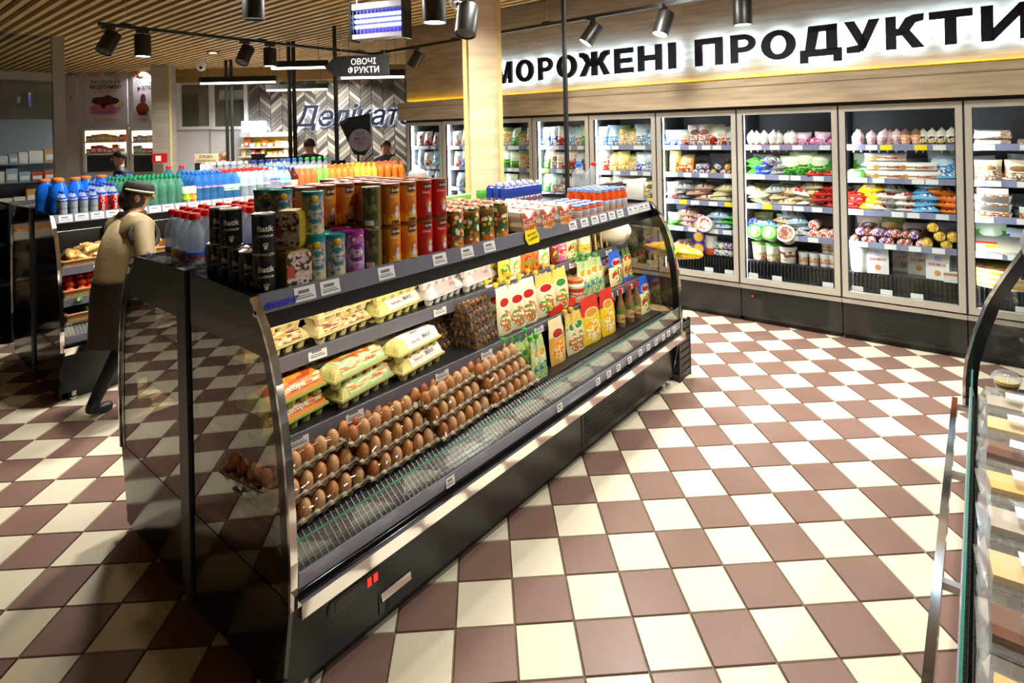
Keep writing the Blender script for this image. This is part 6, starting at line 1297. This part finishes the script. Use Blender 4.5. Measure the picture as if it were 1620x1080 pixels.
# fruit crate on the far rack
fc = thing('fruit_crate', 'pale cardboard tray of peaches on the black rack', 'crate', EW(-.42, 5.64, 1.0), (R(9), 0, E.a)); ob('tray', MB().box(0, .5, 0, .3, 0, .02).box(0, .5, 0, .015, 0, .09).box(0, .5, .285, .3, 0, .09).box(0, .015, 0, .3, 0, .09).box(.485, .5, 0, .3, 0, .09).build('tray', mat('tray_card', '#c9bfae', .7)), fc); ob('liner', bx('liner', PAPER, .02, .48, .02, .28, .02, .025), fc)
PEA = [mat('peach', '#d88a3a', .5, var=.2), mat('lime_fruit', '#9fb43a', .4)]; PMs = [MB().ball((0, 0, .04), .04, nu=9, nv=7).build('peach', m_) for m_ in PEA]
for k in range(10): thing('peach', 'orange peach in the cardboard tray', 'peach', EW(-.36+.085*(k % 5), 5.72+.085*(k//5), 1.04+.015*(k//5)), k, 'peaches', PMs[0])
for k in range(2):
    lm_ = thing('reflector_lamp', 'white bowl-shaped lamp over the black rack', 'lamp', EW(-1.0+.3*k, 5.5, 1.2-.1*k), 0, 'bowl lamps'); ob('shade', MB().lathe([(.03, .12), (.07, .08), (.09, 0), (.085, 0)], 14).build('shade', WHITE), lm_); ob('stem', MB().tube([(0, 0, .1), (0, .3, .2)], .008, 5).build('stem', BLACK), lm_)
# ================================================================== desserts in the right-hand case
wr_ = -1.88
def RWp(u, y, z): return E.W(u, wr_-y, z)
CK = [pkg('cake_layers_%d' % i, *v) for i, v in enumerate((('#c8962e', '#d9b466', '#a86a1e', '#e0cfa0', .7), ('#5a301a', '#6a3c20', '#a87848', '#2c160a', .7), ('#c9a860', '#d8bf8a', '#b8761e', '#6a3c1a', .6), ('#3a3430', '#b8aa98', '#1e1816', '#94887a', .6)))]
CLR = glass('clamshell', (.93, .95, .97), 1.5, 1.1, .04, .06, (1, 1, 1))
def clam(i):
    def mk():
        t = thing('cake_clamshell', 'clear clamshell box of cake', 'cake box'); ob('cake', MB().box(-.085, .085, -.06, .06, .008, .055, 0, .004, .004).build('cake', CK[i]), t)
        ob('base', MB().box(-.105, .105, -.08, .08, 0, .03, 0, -.006, -.006).build('base', CLR), t); l_ = ob('lid', MB().box(-.111, .111, -.086, .086, .031, .038).box(-.105, .105, -.08, .08, .038, .085, 0, .018, .016).build('lid', CLR), t)
        for k in range(7): ob('rib', MB().box(-.09+.028*k, -.083+.028*k, -.0815, -.078, .04, .08).build('rib', CLR), l_)
        ob('label', bx('label', PAPER, -.05, .02, -.03, .03, .086, .0875), l_); return t
    return Proto(mk)
CP = [clam(i) for i in range(4)]; NMK = ['yellow sponge', 'chocolate', 'cream', 'dark and white']
n_ = 0
for r in range(3):
    for k in range(8):
        for lv in range(3 if r == 0 else 3):
            i = (k+r+lv*2) % 4; CP[i](RWp(.55+.235*k, (.078+.2*r), DK[1]+.088*lv), E.a+R(90+random.uniform(-6, 6)), 'clear clamshell of %s cake, %s layer, %s row of the dessert case' % (NMK[i], ('bottom', 'middle', 'top')[lv], ('front', 'middle', 'back')[r]), 'cake clamshells %d%d%d' % (i, lv, r)); n_ += 1
CUPL = [mat('cup_yellow', '#d8b04a', .5, var=.15), mat('cup_choc', '#2c1810', .5), mat('cup_top', '#d9c288', .5, var=.3, scale=50)]
def cupm():
    t = thing('dessert_cup', 'layered dessert in a clear domed cup', 'dessert cup'); ob('dessert', MB().lathe([(.038, .004), (.041, .018), (.043, .032), (.047, .048), (.05, .064), (0, .07)], 14, ms=[1, 0, 1, 0, 2]).build('dessert', *[CUPL[0], CUPL[1], CUPL[2]]), t)
    ob('cup', MB().lathe([(.040, 0), (.056, .07), (.06, .072)], 14).build('cup', CLR), t); ob('lid', MB().lathe([(.061, .073), (.058, .085), (.035, .105), (0, .108)], 14).build('lid', CLR), t); return t
CU = Proto(cupm)
for u, y, z, lab in ((2.66, .075, 0, 'lower'), (2.67, .07, .1, 'upper')): CU(RWp(u, y, DK[1]+z), 0, '%s layered dessert cup of the pair nearest the case end' % lab)
for u, y, z in ((2.6, .22, 0), (2.6, .22, .1), (2.76, .2, 0), (2.76, .2, .1)): CU(RWp(u, y, DK[1]+z), 0, 'layered dessert cup in the second row', 'second row dessert cups')
def round_box():
    t = thing('round_dessert_box', 'round clear box of nut-topped cake', 'dessert box'); ob('cake', MB().lathe([(.075, .006), (.08, .04), (.07, .055), (0, .06)], 18).build('cake', CK[2]), t); ob('base', MB().lathe([(.08, 0), (.09, .035)], 18).build('base', CLR), t); ob('lid', MB().lathe([(.098, .036), (.095, .045), (.07, .07), (0, .076)], 18).build('lid', CLR), t); return t
RB = Proto(round_box)
for u, y, z, lab in ((2.40, .115, 0, 'lower round clear box of nut-topped cake beside the cups'), (2.41, .115, .077, 'upper round clear box of nut-topped cake beside the cups'), (2.46, .32, .0, 'round clear box of nut-topped cake in the second row')): RB(RWp(u, y, DK[1]+z), 0, lab)
# ================================================================== people
DG = None
def skin_mesh(name, V, ED, RD, root, sub=2):
    me = bpy.data.meshes.new(name); me.from_pydata(V, ED, []); o = bpy.data.objects.new(name, me); COL.objects.link(o)
    o.modifiers.new('s', 'SKIN'); sv = me.skin_vertices[0].data
    for i, r in enumerate(RD): sv[i].radius = r if isinstance(r, tuple) else (r, r); sv[i].use_root = (i == root)
    sm = o.modifiers.new('u', 'SUBSURF'); sm.levels = sub; sm.render_levels = sub
    dg = bpy.context.evaluated_depsgraph_get(); dg.update(); m2 = bpy.data.meshes.new_from_object(o.evaluated_get(dg)); bpy.data.objects.remove(o); m2.name = name
    return m2
SKIN = mat('skin', '#c99272', .5, var=.06); EYEW = mat('eye_white', '#e8e4de', .3); EYED = mat('eye_dark', '#1c1410', .2); LIP = mat('lip', '#9c5a4c', .5)
def person(label, p, heading, H=1.7, top='#20242c', legs='#15161a', hair='#2a1c14', pose=None, head_turn=0, hair_style='short', extra=None, lean=0, stout=1.0, rough=.6):
    """one continuous skinned body; local -y is forward"""
    s = H/1.70; P = dict(le=(.24, .04, 1.12), lw=(.22, -.12, .93), re=(-.24, .04, 1.12), rw=(-.22, -.12, .93), lk=(.095, -.02, .50), la=(.10, .03, .08), rk=(-.095, -.02, .50), ra=(-.10, .03, .08))
    P.update(pose or {})
    ly = lambda z: -lean*max(0, z-.9)
    V, RD, ED = [], [], []
    def v(c, r, par=None, ln=True):
        V.append((c[0]*s, (c[1]+(ly(c[2]) if ln else 0))*s, c[2]*s)); RD.append(tuple(x*s for x in r) if isinstance(r, tuple) else r*s)
        if par is not None: ED.append((par, len(V)-1))
        return len(V)-1
    k = stout
    pel = v((0, 0, .95), (.155*k, .115*k)); sp = v((0, .0, 1.10), (.145*k, .105*k), pel); ch = v((0, .01, 1.28), (.165*k, .115*k), sp); up = v((0, .015, 1.40), (.13, .085), ch); nk = v((0, .0, 1.49), .055, up)
    hd0 = v((0, -.012, 1.545), (.066, .078), nk); hd1 = v((0, -.012, 1.615), (.073, .09), hd0); v((0, -.002, 1.675), (.058, .07), hd1)
    for sd, e, w_ in ((1, 'le', 'lw'), (-1, 're', 'rw')):
        sh = v((sd*.165, .01, 1.385), .066*k, up); el = v(P[e], .046*k, sh); wr = v(P[w_], .031, el)
        d = Vector(P[w_])-Vector(P[e]); d.normalize(); pm = Vector(P[w_])+d*.055; pa = v(tuple(pm), (.034, .02), wr)
        sdv = d.cross(Vector((0, 0, 1)));  sdv = sdv.normalized() if sdv.length > .1 else Vector((1, 0, 0))
        for q, ln_ in ((-.024, .055), (-.008, .068), (.008, .072), (.024, .06)):
            b0 = pm+d*.035+sdv*q; f0 = v(tuple(b0), .0095, pa); f1 = v(tuple(b0+d*ln_*.5+Vector((0, 0, -.006))), .0085, f0); v(tuple(b0+d*ln_+Vector((0, 0, -.022))), .0075, f1)
        t0 = v(tuple(pm+sdv*.03*(-sd)-d*.01), .0105, pa); v(tuple(pm+sdv*.05*(-sd)+d*.035), .009, t0)
    for sd, kn, an in ((1, 'lk', 'la'), (-1, 'rk', 'ra')):
        hp = v((sd*.085, .01, .88), .098*k, pel); kk = v(P[kn], .062, hp, False); aa = v(P[an], .042, kk, False); q = P[an]; he = v((q[0], q[1]+.02, .05), (.04, .045), aa, False); v((q[0], q[1]-.14, .035), (.04, .03), he, False)
    me = skin_mesh('body', V, ED, RD, pel)
    TM = mat('cloth_'+top.strip('#')+str(rough), top, rough, var=.12, scale=18, bump=.3); LM = mat('trousers_'+legs.strip('#'), legs, .7, var=.15, scale=18, bump=.3); SHO = mat('shoe_black', (.015, .015, .016), .35)
    for m_ in (SKIN, TM, LM, SHO): me.materials.append(m_)
    lw = [Vector(P['lw']), Vector(P['rw'])]
    for f in me.polygons:
        c = f.center/s; cz = c.z
        if cz > 1.475: i = 0
        elif cz < .10: i = 3
        elif cz < .93 and abs(c.x) < .24 and min((Vector((c.x, c.y, cz))-w).length for w in lw) > .13: i = 2
        else: i = 0 if min(((Vector((c.x, c.y-ly(cz), cz))-w).dot((w-Vector(P[e])).normalized())) if (Vector((c.x, c.y-ly(cz), cz))-w).length < .2 else -1 for w, e in zip(lw, ('le', 're'))) > .0 else 1
        f.material_index = i; f.use_smooth = True
    t = thing('person', label, 'person', p, R(heading)+PI/2); b = ob('body', me, t)
    # head features turn with the head
    hc = Vector((0, -.012+ly(1.6), 1.60))*s
    hp = ob('face', MB().ball((0, -.098*s, -.012*s), .012*s, .017*s, .022*s).ball((-.082*s, .0, -.01*s), .012*s, .02*s, .03*s).ball((.082*s, .0, -.01*s), .012*s, .02*s, .03*s).build('face', SKIN), t, hc, (0, 0, R(head_turn)))
    for x in (-.03, .03): ob('eye', MB().ball((0, 0, 0), .012*s, .008*s, .008*s).build('eye', EYED), hp, (x*s, -.085*s, .015*s))
    ob('mouth', MB().ball((0, 0, 0), .024*s, .006*s, .006*s).build('mouth', LIP), hp, (0, -.083*s, -.052*s))
    HM = mat('hair_'+hair.strip('#'), hair, .55, var=.35, scale=40, bump=.5)
    hb = MB(); low = {'short': -.35, 'bob': -.75, 'bun': -.45, 'cap': -.7, 'hat': -.2}[hair_style]
    def hf(a, b2):
        th = a*2*PI; front = math.cos(th+PI/2)          # forward is -y
        fz_ = max(0, -math.sin(th)); lo_ = low*(1-fz_)+.30*fz_
        ph = lo_+(PI/2-lo_)*b2; wv_ = 1+.03*math.sin(th*9+b2*5)
        return (.088*s*math.cos(ph)*math.cos(th)*wv_, (.103*math.cos(ph)*math.sin(th)*wv_+.008)*s, (.098*math.sin(ph)+.02)*s)
    hb.grid(hf, 28, 8); ob('hair', hb.build('hair', HM, sharp=0), hp)
    if hair_style == 'bun': ob('hair_bun', MB().ball((0, .1*s, .04*s), .04*s).build('hair_bun', HM), hp)
    if extra: extra(t, s, hp, ly)
    return t
# ---- shop assistant
VEST = mat('vest_beige', '#cdb88e', .75, var=.08, scale=30, bump=.25); TRIM = mat('trim_brown', '#241a16', .7); APR = mat('apron_brown', '#2a1d19', .75, var=.12, scale=14, bump=.2); CAPB = mat('cap_brown', '#1f1613', .7, var=.2, bump=.3); BAND = mat('cap_band', '#c9b48c', .6)
def assistant(t, s, hp, ly):
    def ell(a, rx, ry, z, off=0): return (rx*math.cos(a)*s, (ry*math.sin(a)+.012+ly(z))*s, z*s)
    rings = [(.225, .18, .98), (.23, .18, 1.04), (.232, .178, 1.14), (.228, .172, 1.24), (.205, .158, 1.32), (.172, .13, 1.39), (.12, .10, 1.44), (.07, .07, 1.475)]
    def fn(a, b):
        q = b*(len(rings)-1); i = min(int(q), len(rings)-2); f = q-i; r0, r1 = rings[i], rings[i+1]; an = a*2*PI
        fold = 1+.012*math.sin(an*7+b*9)+.01*math.sin(an*13-b*14)
        return ell(an, (r0[0]*(1-f)+r1[0]*f)*fold, (r0[1]*(1-f)+r1[1]*f)*fold, r0[2]*(1-f)+r1[2]*f)
    ob('vest', MB().grid(fn, 36, 18).build('vest', VEST, sharp=0), t)
    for sd in (-1, 1):
        pts = [((sd*(.212-.035*math.cos(a)))*s, (.012+.094*math.sin(a)+ly(1.33))*s, (1.33+.095*math.cos(a))*s) for a in [i*2*PI/18 for i in range(19)]]
        ob('armhole_trim', MB().tube(pts, .019*s, 6).build('armhole_trim', TRIM), t)
    ob('collar', MB().tube([ell(i*2*PI/16, .078, .078, 1.475) for i in range(17)], .02*s, 6).build('collar', TRIM), t)
    ob('apron', MB().grid(lambda a, b: ell(a*2*PI, .232+.03*b+.012*math.sin(a*2*PI*6)*b, .184+.025*b+.012*math.sin(a*2*PI*5)*b, 1.0-.46*b), 32, 6).build('apron', APR, sharp=0), t)
    ob('apron_tie', MB().tube([ell(i*2*PI/20, .234, .186, 1.0) for i in range(21)], .012*s, 5).build('apron_tie', TRIM), t)
    ob('cap', MB().lathe([(.086*s, .02*s), (.093*s, .045*s), (.092*s, .08*s), (.08*s, .105*s), (0, .114*s)], 20, sy=1.14).build('cap', CAPB), hp, (0, .008*s, .0), (R(14), 0, 0))
    ob('cap_band', MB().tube([(.0945*s*math.cos(a), .0945*1.14*s*math.sin(a), .05*s) for a in [R(130)+i*R(130)/14 for i in range(15)]], [.003*s]+[.008*s]*13+[.003*s], 6).build('cap_band', BAND), hp, (0, .008*s, .0), (R(14), 0, 0))
    ob('hair', MB().ball((0, .034*s, -.022*s), .096*s, .096*s, .098*s, 14, 10).build('hair', mat('hair_2c1f18', '#2c1f18', .55)), hp)
wp = (PX(150, 662)+PX(200, 650))*.5
person('shop assistant in beige vest, dark apron and banded cap standing beside the vegetable case', (wp.x+.075, wp.y+.05, 0), 56, 1.66, '#84734e', '#131419', '#2c1f18',
       dict(le=(.33, .0, 1.12), lw=(.24, -.25, 1.02), re=(-.39, .05, 1.09), rw=(-.24, -.20, 1.04), lk=(.10, -.05, .5), la=(.12, .17, .08), rk=(-.09, .03, .5), ra=(-.10, .0, .08)), -30, 'cap', assistant, .15, 1.3)
# ---- shoppers in the background
def pp(x, y, d): q = PD(x, y, d); return (q.x, q.y, 0)
person('person in dark jacket seen in profile before the gelato counter', pp(190, 250, 9.3), 205, 1.80, '#1c1f27', '#16171b', '#17110d', None, 20, 'short')
person('person with hair in a bun wearing a dark top near the white panel wall', pp(354, 255, 12.1), 130, 1.68, '#1d2230', '#16171b', '#7a5a34', None, 20, 'bun')
person('person in black leather jacket seen from behind at the deli', pp(490, 255, 10.2), 95, 1.93, '#15151a', '#15151a', '#2c2118', dict(le=(.3, .0, 1.14), lw=(.3, -.18, 1.02), re=(-.3, .0, 1.14), rw=(-.3, -.18, 1.02)), 10, 'short', None, 0, 1.25, .28)
person('person in grey jacket facing the shop beside the freezers', pp(611, 250, 10.6), 268, 1.86, '#33363c', '#1a1b20', '#4a3424', None, -8, 'short', None, 0, 1.1)
person('person with blond hair in beige coat before the freezer end', pp(626, 262, 8.2), 100, 1.66, '#7f6e54', '#1a1b20', '#8f7a52', None, -20, 'bob', None, 0, 1.15)
def grey_hat(t, s, hp, ly): ob('knit_hat', MB().lathe([(.108*s, -.01*s), (.112*s, .03*s), (.1*s, .08*s), (.06*s, .115*s), (0, .125*s)], 18, sy=1.1).build('knit_hat', mat('grey_knit', '#8f8c86', .85, var=.15, scale=60, bump=.5)), hp)
gq = E.W(3.05, 2.35); person('person in grey knitted hat hidden up to the hat behind the tea tins', pp(661, 275, 6.0), 95, 1.60, '#4a4a50', '#1a1b20', '#3a3a3a', None, 0, 'hat', grey_hat)
# ================================================================== deli corner on the back wall
SGB = mat('deli_black', (.012, .014, .03), .3); HAL2 = emis('deli_halo', '#cfe2ff', 22)
ds = thing('deli_sign', 'slanted black halo-lit deli lettering on the chevron tiles', 'sign', K.W(KP(466, 200)[0], 0, KP(466, 200)[2]), K.a)
txt = 'Делікатеси'; hm = text(txt, .66, SGB, .014, .28, .02, .98, None, 'LEFT'); ob('lettering', hm, ds, (0, -.035, 0)); ob('halo', text(txt, .66, HAL2, .0, .28, .003, .98, None, 'LEFT'), ds, (0, -.008, 0))
# shelf unit with light box
ax, bx_ = KP(389, 220)[0], KP(470, 220)[0]; zA, zB, zC = KP(430, 209)[2], KP(430, 216)[2], KP(430, 262)[2]
su = thing('deli_shelving', 'yellow-backed deli shelving under a white light box', 'shelving', K.W(ax, -.5), K.a); L_ = bx_-ax; YB = mat('shelf_yellow', '#d8b84a', .5, es=0)
ob('light_box', bx('light_box', emis('light_box', '#f4f6ff', 6), 0, L_*.42, .3, .45, KP(400, 209)[2], KP(400, 192)[2]), su); ob('canopy', bx('canopy', mat('deli_canopy', '#e0e4f4', .4, es=0), 0, L_, .2, .45, zB, zA), su)
ob('back_board', bx('back_board', YB, 0, L_, .4, .45, zC-.3, zB), su)
for y_ in (232, 246, 262): z = KP(430, y_)[2]; ob('shelf', bx('shelf', WFR, 0, L_, .1, .4, z-.02, z+.01), su)
rr = random.Random(21)
for y_ in (232, 246, 262):
    z = KP(430, y_)[2]+.01; x = .03
    while x < L_-.1:
        w_ = rr.uniform(.07, .14); thing('carton', 'small packet on the yellow deli shelving', 'packet', K.W(ax+x+w_/2, -.28, z), K.a, 'packets on the deli shelving', gbs[rr.randrange(6)], (w_*.9, .1, rr.uniform(.08, .17))); x += w_+rr.choice((0, 0, .05))
# tilted black promotion board with round plaque
pb = thing('promotion_board', 'black tapered promotion board with a round grey plaque', 'board', PD(566, 214, 9.6), R(-4))
ob('board', MB().prism([(-.30, .22), (-.14, .30), (.22, .36), (.22, -.18), (.1, -.34), (-.06, -.32)], -.04, .04, 'y').build('board', SATIN), pb); ob('side', MB().prism([(-.30, .22), (-.14, .30), (-.13, .24), (-.27, .17)], -.05, -.035, 'y').build('side', DARK), pb)
PLQ = ob('plaque', MB().lathe([(.19, 0), (.19, .02), (.17, .025), (0, .025)], 28).build('plaque', mat('plaque_grey', '#8c8690', .5, var=.15, scale=8)), pb, (.06, -.04, -.08), (R(90), 0, 0)); PUR = mat('plaque_ink', '#5a4a72', .5)
for i, w_ in enumerate(('EAT', 'MEAT', 'YES')): ob('lettering', text(w_, .085, PUR, .01), pb, (.06, -.068, .0-.085*i))
ob('leg', MB().tube([(.0, 0, -.3), (.0, 0, -PD(566, 214, 9.6).z)], .02, 6).build('leg', BLACK), pb)
# cheese counter silhouettes: a long dark glass counter with goods
cc = thing('deli_counter', 'long dark deli counter before the chevron wall', 'counter', PD(470, 270, 11.5)*1, K.a); cc.location.z = 0
LC = 2.2; ob('body', bx('body', SATIN, -.3, LC, 0, .7, 0, 1.1), cc); ob('worktop', bx('worktop', STEEL, -.32, LC+.02, -.03, .73, 1.1, 1.13), cc); ob('glass_front', MB().prism([(.02, 1.13), (.02, 1.28), (.3, 1.36), (.3, 1.35), (.03, 1.27), (.03, 1.13)], -.3, LC, 'x').build('glass_front', GLASS), cc)
q0 = cc.location.copy()
for k in range(14): thing('carton', 'wrapped cheese or sausage piece on the deli counter', 'packet', q0+K.u*(.75+.1*k)+K.w*.4+Vector((0, 0, 1.13)), K.a+k, 'goods on the deli counter', gbs[(k*5) % 6], (.1, .09, .12+.08*(k % 3)))
# till screen, beige notice and terminal near the white wall
def screen(p, rot, label, w=.3, h=.24):
    t = thing('till_screen', label, 'screen', p, rot); ob('panel', MB().box(-w/2, w/2, -.015, .015, 0, h).build('panel', GLOSSBLK), t); zf = 1.04-p.z; ob('stand', MB().tube([(0, .02, .02), (0, .03, zf)], .02, 6).build('stand', BLACK), t); ob('foot', bx('foot', BLACK, -.1, .1, -.08, .1, zf, zf+.02), t)
screen(PD(409, 263, 11.0), R(-20), 'black tilted till screen before the yellow deli shelving'); screen(PD(536, 270, 11.0), R(10), 'black till screen below the promotion board', .26, .2)
ct = thing('checkout_counter', 'long pale checkout counter before the deli', 'counter', PD(330, 281, 10.75), K.a); ct.location.z = 0; ob('body', bx('body', mat('counter_grey', '#5a5a5c', .5), 0, 2.6, 0, .6, 0, 1.0), ct); ob('worktop', bx('worktop', WFR, -.03, 2.63, -.04, .64, 1.0, 1.04), ct)
nt = thing('notice_stand', 'beige two-line notice above a white sheet in a black frame', 'notice', PD(327, 262, 11.6), K.a); ob('board', bx('board', mat('notice_beige', '#b8a684', .5), -.23, .23, -.02, .02, .06, .24), nt); ob('lettering', text('ІГРОВА', .075, INK, .02), nt, (0, -.022, .155)); ob('lettering', text('СКАРБНИЧКА', .058, INK, .02), nt, (0, -.022, .08))
ob('frame', MB().box(-.23, -.13, -.02, .02, -.6, .06).box(.13, .23, -.02, .02, -.6, .06).build('frame', BLACK), nt); ob('sheet', bx('sheet', PAPER, -.13, .13, -.01, .0, -.6, .03), nt); ob('leg', bx('leg', BLACK, -.2, .2, -.02, .02, -nt.location.z, -.6), nt)
# turnstile gate with red rail at the left
tg = thing('entrance_gate', 'white framed entrance gate with a dark red top rail', 'gate', PD(150, 290, 8.4), R(-4)); tg.location.z = 0; z_ = 1.34
for x in (-.38, -.12, .22): ob('post', bx('post', WFR, x-.03, x+.03, -.03, .03, 0, z_), tg)
for a, b in ((-.38, -.12), (-.12, .22)): ob('rail', bx('rail', mat('rail_red', '#7a1c1c', .4), a, b, -.03, .03, z_, z_+.04), tg); ob('pane', bx('pane', GLASS, a+.03, b-.03, -.005, .005, .2, z_-.05), tg)
